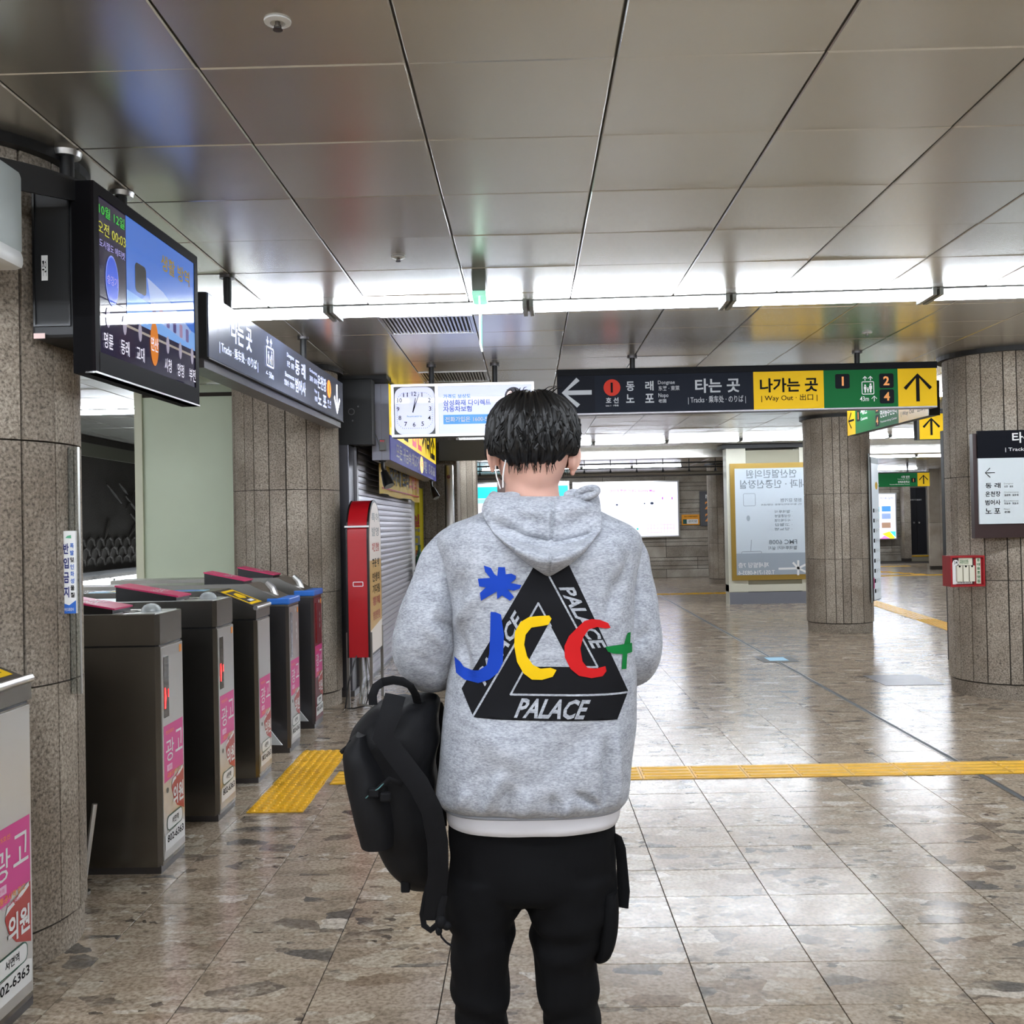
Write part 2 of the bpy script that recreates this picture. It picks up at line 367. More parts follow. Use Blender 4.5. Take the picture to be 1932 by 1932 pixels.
    def rrect(s, a0, b0, a1, b1, r, n=4):
        p = []
        for (cx, cy, t0) in ((a1 - r, b1 - r, 0), (a0 + r, b1 - r, 1), (a0 + r, b0 + r, 2), (a1 - r, b0 + r, 3)):
            for k in range(n + 1):
                t = (t0 + k / n) * math.pi / 2; p.append((cx + r * math.cos(t), cy + r * math.sin(t)))
        return p
    def ring_rect(s, name, m, par, a0, b0, a1, b1, r, w, d=.002):
        o = s.rrect(a0, b0, a1, b1, r); i = s.rrect(a0 + w, b0 + w, a1 - w, b1 - w, max(.0005, r - w)); n = len(o)
        v = [s.P(*p, d) for p in o + i]; f = [(k, (k + 1) % n, n + (k + 1) % n, n + k) for k in range(n)]
        return mob(name, v, f, m, par)
XF = lambda o: Fr(o, (1, 0, 0), (0, 0, 1))        # faces the camera (-Y)
YF = lambda o: Fr(o, (0, 1, 0), (0, 0, 1))        # faces +X

# ------------------------------------------------------------------ floor of stone tiles
X0, X1, Y0, Y1 = -9.0, 16.0, -6.0, 35.5
def seen(x, y, z, m=60):
    q = M3.transposed() @ (Vector((x, y, z)) - O)
    if q.z < .3: return False
    a, b = CX + F * q.x / q.z, CX + F * q.y / q.z
    return -m < a < 1932 + m and -m < b < 1932 + m
floor = tag(MB().box(X0, X1, Y0, Y1, -.12, -.006).build('floor', JOINT), kind='structure')
TW, TD, G = .405, .305, .0019
def tile_verts(w, d, t=.006, b=.0005):
    x, y = w / 2 - G, d / 2 - G
    v = [(-x, -y, -t), (x, -y, -t), (x, y, -t), (-x, y, -t), (-x, -y, -b), (x, -y, -b), (x, y, -b), (-x, y, -b), (-x + b, -y + b, 0), (x - b, -y + b, 0), (x - b, y - b, 0), (-x + b, y - b, 0)]
    f = [(8, 9, 10, 11)]
    for a in (0, 4): f += [(a + i, a + (i + 1) % 4, a + 4 + (i + 1) % 4, a + 4 + i) for i in range(4)]
    return v, f
tm = me('floor_tile', *tile_verts(TW, TD), FLOORM)
cells = []
nx0 = int((X0 - .105) / TW); 
for j in range(-28, 106):
    y = 5.877 - TD / 2 - TD * j if False else 5.877 + TD * (j - 18) + TD / 2
    for i in range(-22, 40):
        x = .105 + TW * i + TW / 2
        if X0 < x < X1 and Y0 < y < Y1: cells.append((x, y))
near = sorted([c for c in cells if seen(c[0], c[1], 0)], key=lambda c: c[0] ** 2 + c[1] ** 2)[:300]
ns = set(near)
for x, y in near: place('floor_tile', tm, (x, y, R.uniform(-.0004, .0004)), floor)
rest = MB(); tv, tf = tile_verts(TW, TD)
for x, y in cells:
    if (x, y) not in ns: rest.add([(x + a, y + b, c) for a, b, c in tv], tf)
tag(rest.build('floor_tiles', FLOORM, floor), kind='stuff')

# ------------------------------------------------------------------ ceiling of satin metal panels
ceil = tag(MB().box(X0, X1, Y0, Y1, CEIL + .012, CEIL + .2).build('ceiling', JOINTC), kind='structure')
PW, PD = .605, .592
def panel_verts(gx, gy, t=.011):
    x, y, b = PW / 2 - gx, PD / 2 - gy, .004
    v = [(-x, -y, t), (x, -y, t), (x, y, t), (-x, y, t), (-x, -y, b), (x, -y, b), (x, y, b), (-x, y, b), (-x + b, -y + b, 0), (x - b, -y + b, 0), (x - b, y - b, 0), (-x + b, y - b, 0)]
    f = [(11, 10, 9, 8)]
    for a in (0, 4): f += [(a + i, a + 4 + i, a + 4 + (i + 1) % 4, a + (i + 1) % 4) for i in range(4)]
    return v, f
pv, pf = panel_verts(.0032, .0016)
pm = me('ceiling_panel', pv, pf, CEILM)
cells = []
for j in range(-15, 56):
    y = 2.94 + PD * j + PD / 2
    for i in range(-15, 28):
        x = -.325 + PW * i + PW / 2
        if X0 < x < X1 and Y0 < y < Y1: cells.append((i, j, x, y))
def is_vent(i, j): return (i, j) in ((-1, 6), (-1, 10))
near = sorted([c for c in cells if seen(c[2], c[3], CEIL) and not is_vent(*c[:2])], key=lambda c: c[2] ** 2 + c[3] ** 2)[:300]
ns = set(near); rest = MB()
for c in near: place('ceiling_panel', pm, (c[2], c[3], CEIL + R.uniform(0, .002)), ceil, (R.gauss(0, .0022), R.gauss(0, .0022), 0))
for c in cells:
    if c not in ns and not is_vent(*c[:2]):
        a, b = R.gauss(0, .0025), R.gauss(0, .0025)
        rest.add([(c[2] + p[0], c[3] + p[1], CEIL + p[2] + a * p[0] + b * p[1]) for p in pv], pf)
tag(rest.build('ceiling_panels', CEILM, ceil), kind='stuff')
# vents in two panel cells
for (i, j), lab in (((-1, 6), 'slatted metal ceiling vent just beyond the bright lamp row, nearer of two'), ((-1, 10), 'slatted metal ceiling vent above the clock lightbox, farther of two')):
    x, y = -.325 + PW * i + PW / 2, 2.94 + PD * j + PD / 2
    t = thing('ceiling_vent', lab, 'vent', (x, y, CEIL), 'ceiling vents')
    MB().box(x - .285, x + .285, y - .28, y + .28, CEIL + .03, CEIL + .04).build('backing', BLACKM, t)
    XY = Fr((x, y, CEIL), (1, 0, 0), (0, -1, 0))
    XY.frame('frame', STEELL, t, -.30, -.294, .30, .294, .02, -.012, .004)
    sl = MB().box(-.006, .006, -.275, .275, 0, .028).mesh('slat', STEELL)
    for k in range(22): place('slat', sl, (x - .27 + .0257 * k, y, CEIL - .001), t)

# ------------------------------------------------------------------ shell walls
def wall(name, x0, x1, y0, y1, z0, z1, m): return tag(MB().box(x0, x1, y0, y1, z0, z1).build(name, m), kind='structure')
PLASTER = mat('beige_plaster', (190, 186, 176), .7, var=(2, .12, (1, 1, 1)))
wall('wall_rear', X0, X1, Y0 - .2, Y0, 0, CEIL, PLASTER)
wall('wall_right', X1, X1 + .2, Y0, Y1, 0, CEIL, GRANW)
wall('wall_left', X0 - .2, X0, Y0, Y1, 0, CEIL, PLASTER)

# granite far wall: bed joints of uneven height, blocks of uneven length
def stone_wall(name, x0, x1, y, z1, seed, bw=1.25, m=GRANW):
    w = tag(MB().box(x0, x1, y + .03, y + .3, 0, CEIL).build(name, JOINT), kind='structure')
    r = random.Random(seed); z = .0; k = 0
    hs = [.22, .09, .13, .09, .30, .11, .09, .22, .12, .09, .26, .10, .14, .09, .24, .12, .10, .2, .12]
    while z < z1 - .05:
        h = min(hs[k % len(hs)], z1 - z); off = r.choice((0, 0, .5)) * bw; x = x0 - off
        while x < x1:
            a, b = max(x, x0), min(x + bw, x1)
            if b - a > .05:
                p = r.uniform(0, .012)
                MB().box(a + .006, b - .006, y - p, y + .035, z + .006, z + h - .006).build('stone_block', m, w)
            x += bw
        z += h; k += 1
    return w
stone_wall('wall_back', -1.3, 5.2, 27.2, 2.80, 3, 1.65)
stone_wall('wall_back_right', 8.4, 16, 34.6, 2.80, 5, 1.9)
wall('wall_corner', 5.2, 5.4, 27.2, 35.5, 0, CEIL, GRANW)
wall('wall_back_left', X0, -1.3, 27.2, 27.5, 0, CEIL, GRANW)
# soffit where the far ceiling steps down
tag(MB().box(-1.2, 14, 19.0, 19.5, 2.655, CEIL + .012).build('trim_1', CEILM), kind='structure')
# dark carved relief wall and its lit ledge beyond the gates
rel = tag(MB().box(-6.3, -6.0, 9.5, 27, .0, CEIL).build('wall_relief', RELIEF), kind='structure')
rr = random.Random(11)
for k in range(26):                                            # carved ridges: mountains above, scales of water below
    yy = rr.uniform(12.5, 17.5); zz = rr.uniform(1.45, 2.5); a = rr.choice((.9, -.7, 1.2)); l = rr.uniform(.25, .6)
    MB().tube([(-5.99, yy - l * math.cos(a) / 1.2, zz - l * .5 * math.sin(a)), (-5.985, yy, zz), (-5.99, yy + l * math.cos(a) / 1.2, zz + l * .5 * math.sin(a))], [.012, .03, .012], 6).build('carved_ridge', RELIEF, rel)
for row in range(3):
    for k in range(15):
        yy = 13 + .31 * k + .15 * (row % 2); zz = 1.02 + .13 * row
        MB().tube([(-5.99, yy - .14, zz), (-5.985, yy - .09, zz + .09), (-5.985, yy, zz + .125), (-5.985, yy + .09, zz + .09), (-5.99, yy + .14, zz)], .016, 5).build('carved_wave', RELIEF, rel)
tag(MB().box(-6.0, -5.95, 9.5, 26, 2.52, 2.70).build('trim_2', mat('cove_olive', (92, 92, 80), .4)), kind='structure')
led = thing('lit_ledge', 'pale ledge under the dark relief wall with a glowing tube', 'ledge', (-5.6, 14, 0))
MB().box(-5.98, -4.9, 11.5, 18, 0, .64).build('body', mat('pale_ledge', (196, 200, 196), .35), led)
MB().box(-5.98, -5.9, 11.5, 18, .89, .95).build('cornice', BLACKM, led)
for k in range(3): MB().tube([(-5.8, 12.2 + 2.0 * k, .80), (-5.8, 14.05 + 2.0 * k, .80)], .05, 10).build('lamp_tube', mat('ledge_tube', (240, 248, 255), .4, emit=5), led)
for k in range(4): MB().box(-5.85, -5.75, 12.1 + 2.0 * k, 12.16 + 2.0 * k, .64, .84).build('lamp_holder', GREYG, led)
# shop side wall painted pale green
gw = tag(MB().box(-3.55, -1.75, 9.30, 9.42, 0, CEIL).build('wall_shop_side', mat('pale_green_paint', (200, 210, 184), .5, var=(1.2, .05, (1, 1, 1)))), kind='structure')
MB().box(-3.57, -3.50, 9.27, 9.44, 0, CEIL).build('corner_strip', mat('corner_cream', (206, 206, 180), .5), gw)
MB().box(-3.5, -1.75, 9.288, 9.302, 2.70, 2.735).build('shadow_gap', JOINT, gw)
wall('wall_shop_back', -3.55, -3.43, 9.42, 27.2, 0, CEIL, PLASTER)

# ------------------------------------------------------------------ ribbed stone columns
def column(cx, cy, r, label, seed, n=22, caps=True):
    rr = random.Random(seed)
    t = thing('stone_column', label, 'column', (cx, cy, 0), 'ribbed granite columns')
    MB().cyl((cx, cy, 0), (cx, cy, CEIL), r - .014, n=40).build('core', JOINT, t)
    MB().cyl((cx, cy, 0), (cx, cy, .115), r - .012, n=40).build('base_ring', GRAN, t)
    MB().cyl((cx, cy, CEIL - .035), (cx, cy, CEIL + .01), r + .045, n=48).build('ceiling_collar', BLACKM, t)
    ws = [rr.choice((.7, .8, 1, 1.1, 1.4)) for _ in range(n)]; tot = sum(ws); a = rr.random()
    zs = [.125, .95, 1.79, CEIL - .03]
    for w in ws:
        da = w / tot * 2 * math.pi; g = .0045 / r; pr = rr.uniform(-.003, .003)
        for z0, z1 in zip(zs, zs[1:]):
            mb = MB(); N = 3
            for rad in (r - .02, r + pr):
                for z in (z0 + .003, z1 - .003):
                    for k in range(N + 1):
                        th = a + g + (da - 2 * g) * k / N; mb.v.append(Vector((cx + rad * math.cos(th), cy + rad * math.sin(th), z)))
            m = N + 1
            for k in range(N):
                mb.f += [(2 * m + k, 2 * m + k + 1, 3 * m + k + 1, 3 * m + k), (m + k, 3 * m + k, 3 * m + k + 1, m + k + 1), (k, k + 1, 2 * m + k + 1, 2 * m + k)]
            mb.f += [(0, 2 * m, 3 * m, m), (N, m + N, 3 * m + N, 2 * m + N)]
            mb.build('stone_panel', GRAN, t)
        a += da
    return t
column(-2.07, 3.66, .43, 'ribbed granite column nearest on the left, beside the ticket gates', 1)
column(-2.03, 8.62, .44, 'ribbed granite column behind the last ticket gates, by the green wall', 2)
column(3.99, 8.62, .46, 'ribbed granite column at right with the white track sign and red box', 3)
column(4.09, 13.58, .42, 'ribbed granite column standing before the gold framed poster panel', 4)
column(4.66, 24.2, .42, 'farthest ribbed granite column, left of the gold framed poster panel', 6, 18)
column(-2.05, -1.4, .43, 'ribbed granite column behind the camera', 7, 18)
# square stone piers
def pier(x0, x1, y0, y1, label, step=.16, seed=1):
    t = thing('stone_pier', label, 'pier', ((x0 + x1) / 2, (y0 + y1) / 2, 0), 'flat stone piers'); rr = random.Random(seed)
    MB().box(x0 + .015, x1 - .015, y0 + .015, y1 - .015, 0, CEIL - .012).build('core', JOINT, t)
    for (a0, a1, horiz) in ((x0, x1, True), (y0, y1, False)):
        a = a0
        while a < a1 - .03:
            b = min(a + step * rr.choice((.8, 1, 1.2)), a1)
            for z0, z1 in ((.1, 1.3), (1.3, CEIL - .01)):
                for side in (0, 1):
                    if horiz:
                        y = (y0, y0 + .02) if side == 0 else (y1 - .02, y1)
                        MB().box(a + .003, b - .003, y[0], y[1], z0 + .003, z1 - .003).build('stone_panel', GRAN, t)
                    else:
                        x = (x0, x0 + .02) if side == 0 else (x1 - .02, x1)
                        MB().box(x[0], x[1], a + .003, b - .003, z0 + .003, z1 - .003).build('stone_panel', GRAN, t)
            a = b
    return t
pier(-1.62, -1.02, 14.9, 15.5, 'flat stone pier at the end of the roller shutter', .15, 1)
pier(-1.25, -.88, 17.6, 18.2, 'flat stone pier left of the cyan lightbox', .13, 2)
pier(11.15, 12.6, 28.6, 28.72, 'broad stone pier right of the far dark door', .36, 3)
pier(12.46, 12.68, 34.1, 34.5, 'narrow stone pier left of the far dark door', .34, 4)

# ------------------------------------------------------------------ fluorescent rows
LAB = ['first', 'second', 'third', 'fourth', 'fifth', 'sixth', 'seventh', 'eighth', 'ninth', 'tenth', 'eleventh', 'twelfth']
HOUS = mat('lamp_housing', (120, 120, 118), .5)
def lamp(x, y, z, L=1.2, label='', group='', rz=0.):
    t = thing('ceiling_lamp', label, 'lamp', (x, y, z), group)
    h = L / 2
    MB().box(x - h, x + h, y - .11, y + .14, z + .038, z + .0452).build('housing', HOUS, t)
    MB().box(x - h, x + h, y + .14, y + .148, z + .03, z + .0452).build('side_rail', WHITEG, t)
    for s in (-.085, .055): MB().tube([(x - h + .04, y + s, z + .02), (x + h - .04, y + s, z + .02)], .0155, 10).build('lamp_tube', WGLOW, t)
    for s in (-1, 1): MB().box(x + s * (h - .02) - .012, x + s * (h - .02) + .012, y - .12, y + .16, z + .002, z + .0452).build('lamp_holder', GREYG, t)
    t.rotation_euler = (0, 0, rz)
    return t
def row(y, z, xs, rz, labf, group, piv=0.):
    out = None
    for k, x in enumerate(xs):
        lab = labf(k)
        yy = y + math.sin(rz) * (x - piv)
        if out is None: out = lamp(x, yy, z, 1.2, lab, group, rz)
        else: dup(out, (x, yy, z), lab, group)
row(6.2, 2.765, [-1.77 + 1.2 * k for k in range(7)], -.030, lambda k: 'twin tube ceiling lamp, %s from the left in the nearest bright row' % LAB[k], 'lamps of the nearest row')
row(11.1, 2.765, [-8.2 + 1.2 * k for k in range(5)], 0, lambda k: '%s twin tube ceiling lamp beyond the gates before the dark relief wall' % LAB[k], 'lamps beyond the gates')
row(11.1, 2.765, [1.2 + 1.2 * k for k in range(9)], -.02, lambda k: '%s twin tube ceiling lamp of the row behind the wide hanging sign' % LAB[k], 'lamps of the middle row', 4)
row(16.9, 2.765, [-.7 + 1.2 * k for k in range(12)], -.02, lambda k: 'twin tube ceiling lamp, %s from the left in the far row before the soffit' % LAB[k], 'lamps of the far row', 0)
row(28.0, 2.765, [7.6 + 1.2 * k for k in range(3)], 0, lambda k: '%s twin tube ceiling lamp above the far green sign' % LAB[k], 'lamps of the far right hall')
row(24.5, 2.765, [-.5 + 1.2 * k for k in range(4)], 0, lambda k: '%s twin tube ceiling lamp before the far granite wall' % LAB[k], 'lamps before the far wall')
row(22.3, 2.765, [6.6 + 1.2 * k for k in range(6)], 0, lambda k: '%s added twin tube fill lamp over the far right hall' % LAB[k], 'added fill lamps over the far right hall')  # row added to brighten the dim far right hall
row(32.3, 2.765, [7.5 + 1.2 * k for k in range(5)], 0, lambda k: '%s added twin tube fill lamp before the far dark door' % LAB[k], 'added fill lamps before the far door')  # second added row, more fill light for the far right hall
row(6.2, 2.765, [-8.2 + 1.2 * k for k in range(4)], 0, lambda k: '%s added twin tube fill lamp left of the ticket gates' % LAB[k], 'added fill lamps left of the gates')  # row added to lift the dark ceiling on the left
row(1.0, 2.765, [-7.8 + 1.2 * k for k in range(12)], 0, lambda k: 'twin tube ceiling lamp above the camera', 'lamps above the camera')
row(-1.3, 2.765, [-7.8 + 1.2 * k for k in range(12)], 0, lambda k: 'added unseen twin tube fill lamp just behind the camera', 'added unseen fill lamps just behind the camera')  # unseen extra row, added to light the near floor and the hoodie
row(-3.5, 2.765, [-7.8 + 1.2 * k for k in range(12)], 0, lambda k: 'twin tube ceiling lamp behind the camera', 'lamps behind the camera')

# sprinklers and rails on the ceiling
def sprinkler(x, y, lab):
    t = thing('ceiling_sprinkler', lab, 'sprinkler', (x, y, CEIL), 'ceiling sprinklers')
    mb = MB(); mb.rings([[(x + r * math.cos(k * math.pi / 12), y + r * math.sin(k * math.pi / 12), z) for k in range(24)] for r, z in ((.036, CEIL), (.035, CEIL - .004), (.02, CEIL - .007), (.016, CEIL - .002))])
    mb.build('escutcheon', WHITEG, t, True)
    MB().cyl((x, y, CEIL), (x, y, CEIL - .016), .007, .007, 10).build('nozzle', STEEL, t, True)
    MB().cyl((x, y, CEIL - .022), (x, y, CEIL - .024), .013, n=14).build('deflector', STEELD, t)
    for s in (-1, 1): MB().tube([(x + s * .007, y, CEIL - .01), (x + s * .009, y, CEIL - .017), (x, y, CEIL - .023)], .0017, 6).build('yoke', STEELD, t)
sprinkler(-.633, 2.673, 'white ringed sprinkler in the ceiling, nearest the camera')
sprinkler(-.616, 5.05, 'white ringed sprinkler in the ceiling before the lamp row')
sprinkler(2.48, 7.43, 'white ringed sprinkler in the ceiling above the hanging track sign')
# rails of the shutter that closes the hall at the soffit
rl = thing('shutter_rail', 'dark and grey metal rails hung across the far end of the hall', 'rail', (2, 19.6, 2.5))
for z, r, m in ((2.60, .014, BLACKM), (2.51, .012, BLACKM), (2.40, .03, STEEL), (2.355, .012, STEELD)): MB().cyl((-1.2, 19.6, z), (4.9, 19.6, z), r, n=8).build('rail_bar', m, rl)
for k in range(12): MB().cyl((-.9 + .5 * k, 19.6, 2.36), (-.9 + .5 * k, 19.6, CEIL + .005), .008, n=6).build('hanger_rod', BLACKM, rl)
for k in range(12): MB().cyl((-.9 + .5 * k, 19.6, 2.43), (-.9 + .5 * k, 19.6, 2.50), .028, .004, n=8).build('roller', BLACKM, rl)
post = thing('steel_gate_post', 'rounded steel post with a red cap light at the hall entrance', 'post', (-1.10, 14.55, 0))
MB().box(-1.165, -1.045, 14.45, 14.6, 0, 2.34, .02).build('shaft', STEEL, post, True)
MB().cyl((-1.105, 14.45, 2.17), (-1.105, 14.435, 2.17), .027, n=16).build('red_lens', mat('red_lens', (92, 22, 20), .3), post)
tag(MB().box(-1.25, -.2, 14.6, 14.75, 2.41, 2.70).build('wall_lintel', mat('lintel_grey', (98, 96, 88), .6)), kind='structure')

# ------------------------------------------------------------------ expansion joint, tactile paving, floor stickers
ej = thing('expansion_joint', 'thin metal expansion joint running down the floor at right', 'joint strip', (2.53, 12, 0))
for x0, x1 in ((-.022, -.013), (.013, .022)): MB().add([(2.53 + x0, 4.2, .0005), (2.53 + x1, 4.2, .0005), (2.62 + x1, 22, .0005), (2.62 + x0, 22, .0005), (2.53 + x0, 4.2, .002), (2.53 + x1, 4.2, .002), (2.62 + x1, 22, .002), (2.62 + x0, 22, .002)], [(4, 5, 6, 7), (0, 1, 5, 4), (1, 2, 6, 5), (2, 3, 7, 6), (3, 0, 4, 7)]).build('metal_edge', STEEL, ej)
MB().add([(2.517, 4.2, .0012), (2.543, 4.2, .0012), (2.633, 22, .0012), (2.607, 22, .0012)], [(0, 1, 2, 3)]).build('sealant', mat('grey_sealant', (74, 76, 78), .6), ej)
def bar_mesh(w=.3, d=.3):
    mb = MB().box(-w / 2 + .002, w / 2 - .002, -d / 2 + .001, d / 2 - .001, 0, .004)
    for k in range(4):
        y = (-1.5 + k) * .071
        mb.rings([[(x0, y - h, z), (x1, y - h, z), (x1, y + h, z), (x0, y + h, z)] for x0, x1, h, z in ((-w / 2 + .012, w / 2 - .012, .018, .004), (-w / 2 + .018, w / 2 - .018, .011, .010))])
    return mb.mesh('tactile_tile', TACT)
def dot_mesh(w=.3):
    mb = MB().box(-w / 2 + .002, w / 2 - .002, -w / 2 + .001, w / 2 - .001, 0, .004)
    for i in range(6):
        for j in range(6):
            x, y = (-2.5 + i) * .049, (-2.5 + j) * .049
            mb.rings([[(x + r * math.cos(k * math.pi / 4), y + r * math.sin(k * math.pi / 4), z) for k in range(8)] for r, z in ((.0175, .004), (.0125, .011))])
    return mb.mesh('tactile_tile', TACT)
barm, dotm = bar_mesh(), dot_mesh()
ts = thing('tactile_strip', 'yellow ribbed tactile paving strip running across the hall floor', 'tactile paving', (1, 6.03, 0))
for k in range(24): place('tactile_tile', barm, (-1.02 + .3 * k, 6.03, .0006), ts)
tb = thing('tactile_block', 'yellow dotted tactile paving block in front of the ticket gates', 'tactile paving', (-1.36, 6.05, 0))
for k in range(5): place('tactile_tile', dotm, (-1.345 - .004 * k, 5.465 + .29 * k, .0006), tb, None)
td = thing('tactile_path', 'yellow tactile paving path receding between the two right columns', 'tactile paving', (5.6, 15, 0))
for k in range(26):
    y = 12.2 + .3 * k; a = math.atan2(.40, 4.1)
    place('tactile_tile', dotm if k < 9 else barm, (5.42 + .096 * (y - 12.2), y, .0006), td, (0, 0, -a + (math.pi / 2 if k >= 9 else 0)))
tf_ = thing('tactile_line', 'thin yellow tactile line far down the hall before the granite wall', 'tactile paving', (3, 20.9, 0))
for k in range(22): place('tactile_tile', barm, (-1.2 + .3 * k, 20.9, .0006), tf_)
tz = thing('tactile_zigzag', 'distant yellow tactile lines by the far dark door', 'tactile paving', (10.5, 28, 0))
for k in range(10):
    place('tactile_tile', barm, (8.6 + .3 * k, 31.0, .0006), tz); place('tactile_tile', barm, (8.0 + .3 * k, 26.0, .0006), tz)
    place('tactile_tile', dotm, (8.9 + .12 * k, 30.5 - .45 * k, .0006), tz)
st = thing('floor_sticker', 'blue and white sticker on a dark mat on the floor joint', 'sticker', (2.55, 10.85, 0))
MB().box(2.40, 2.78, 10.62, 11.08, .0022, .0034).build('backing', mat('dark_mat', (96, 96, 96), .6), st)
MB().box(2.49, 2.69, 10.72, 10.98, .0034, .0042).build('label', mat('pale_blue_print', (150, 205, 232), .4), st)
hatch = thing('floor_hatch', 'grey metal hatch cover in the floor left of the right column', 'hatch', (3.25, 9.3, 0))
MB().box(3.10, 3.62, 9.02, 9.62, .0005, .003).build('cover', STEELD, hatch)

# ------------------------------------------------------------------ ticket gates
MAG = mat('magenta_print', (214, 58, 140), .35); REDB = mat('brick_red_print', (176, 52, 46), .35); ADW = mat('ad_white', (232, 232, 230), .35); ADO = mat('ad_orange', (240, 150, 60), .4)
LED = mat('red_led', (255, 30, 30), .4, emit=3); SMOKE = mat('smoked_glass', (14, 10, 12), .12, coat=.5)
ADG = mat('ad_green', (30, 90, 70), .4); BLUEP = mat('blue_cap', (44, 110, 200), .4); PINKT = mat('pink_reader', (206, 40, 100), .35)
TRANS = mat('frosted_dome', (225, 232, 232), .25, trans=.6, alpha=1)
def advert(fr, par, a0, b0, a1, b1, ph='802-6363'):
    w, h = a1 - a0, b1 - b0
    ad = fr.slab('advert', ADW, par, a0, b0, a1, b1, -.001, .0025)
    A = lambda x: a0 + w * x
    B = lambda y: b0 + h * y
    fr.polys('magenta_field', MAG, ad, [[(A(0), B(.545)), (A(.48), B(.56)), (A(.55), B(.60)), (A(1), B(.60)), (A(1), B(1)), (A(0), B(1))]], .0035)
    fr.polys('red_field', REDB, ad, [[(A(.42), B(.54)), (A(1), B(.60)), (A(1), B(.235)), (A(.62), B(.30)), (A(.45), B(.38)), (A(.36), B(.47))]], .0038)
    fr.text('광', A(.09), B(.70), A(.5), B(.88), WHITEP, ad, .004, .0045); fr.text('고', A(.57), B(.74), A(.95), B(.92), WHITEP, ad, .004, .0045)
    fr.text('연산5호선', A(.1), B(.925), A(.5), B(.955), ADO, ad, .01, .0045)
    fr.slab('label', mat('ad_pale_pink', (236, 190, 214), .4), ad, A(.14), B(.625), A(.4), B(.675), .0036, .0045)
    fr.text('문의', A(.2), B(.637), A(.34), B(.663), MAG, ad, .01, .0052)
    fr.text('교통공사역 광고', A(.14), B(.57), A(.86), B(.612), ADO, ad, .014, .0045)
    fr.text('02-501-5851', A(.3), B(.535), A(.75), B(.556), mat('ad_pale_pink', (236, 190, 214), .4), ad, .006, .0045)
    fr.polys('white_splash', ADW, ad, [[(A(.36), B(.49)), (A(.42), B(.535)), (A(.56), B(.545)), (A(.6), B(.525)), (A(.5), B(.515))], [(A(.62), B(.54)), (A(.7), B(.565)), (A(.95), B(.60)), (A(.96), B(.575)), (A(.78), B(.545))]], .0042)
    fr.text('의원', A(.42), B(.315), A(.96), B(.475), WHITEP, ad, .03, .0050); fr.disc('dark_dot', mat('ad_grey', (90, 90, 84), .5), ad, A(.15), B(.475), w * .055, h * .022, .0045)
    fr.ring_rect('pill_outline', ADG, ad, A(.1), B(.145), A(.9), B(.265), h * .05, .004, .0048)
    fr.polys('pill', ADW, ad, [fr.rrect(A(.12), B(.148), A(.88), B(.262), h * .045)], .0046)
    fr.text('서면역', A(.34), B(.18), A(.68), B(.235), BLACKP, ad, .014, .0055)
    fr.polys('white_band', ADW, ad, [[(A(0), B(0)), (A(1), B(0)), (A(1), B(.13)), (A(.9), B(.15)), (A(.6), B(.14)), (A(0), B(.13))]], .0047)
    fr.text(ph, A(.1), B(.055), A(.93), B(.115), BLACKP, ad, .018, .0055)
    return ad

def reader(t, x0, x1, y, z, w=.2):
    rd = MB().add([(x0, y + .03, z), (x1, y + .03, z), (x1, y + .03 + w, z), (x0, y + .03 + w, z), (x0, y + .03, z + .075), (x1, y + .03, z + .018), (x1, y + .03 + w, z + .018), (x0, y + .03 + w, z + .075)], [(3, 2, 1, 0), (0, 1, 5, 4), (1, 2, 6, 5), (2, 3, 7, 6), (3, 0, 4, 7)]).build('card_reader', BLACK, t)
    MB().add([(x0 - .005, y + .028, z + .0755), (x1 + .01, y + .028, z + .0165), (x1 + .01, y + .032 + w, z + .0165), (x0 - .005, y + .032 + w, z + .0755), (x0 - .005, y + .028, z + .083), (x1 + .01, y + .028, z + .024), (x1 + .01, y + .032 + w, z + .024), (x0 - .005, y + .032 + w, z + .083)], [(0, 1, 5, 4), (1, 2, 6, 5), (2, 3, 7, 6), (3, 0, 4, 7), (4, 5, 6, 7)]).build('pink_cover', PINKT, rd)
    sl = (z + .083 - z - .024) / (x0 - .005 - x1 - .01); up = Vector((-sl, 0, 1)).normalized(); rtv = Vector((0, 1, 0)); fx = Fr(Vector((x1 + .01, y + .03, z + .0245)), rtv, rtv.cross(up) * -1 if False else up.cross(rtv))
    fx.text('카드 대는 곳', .02, .1, w - .02, .16, WHITEP, rd, .01, .0015)
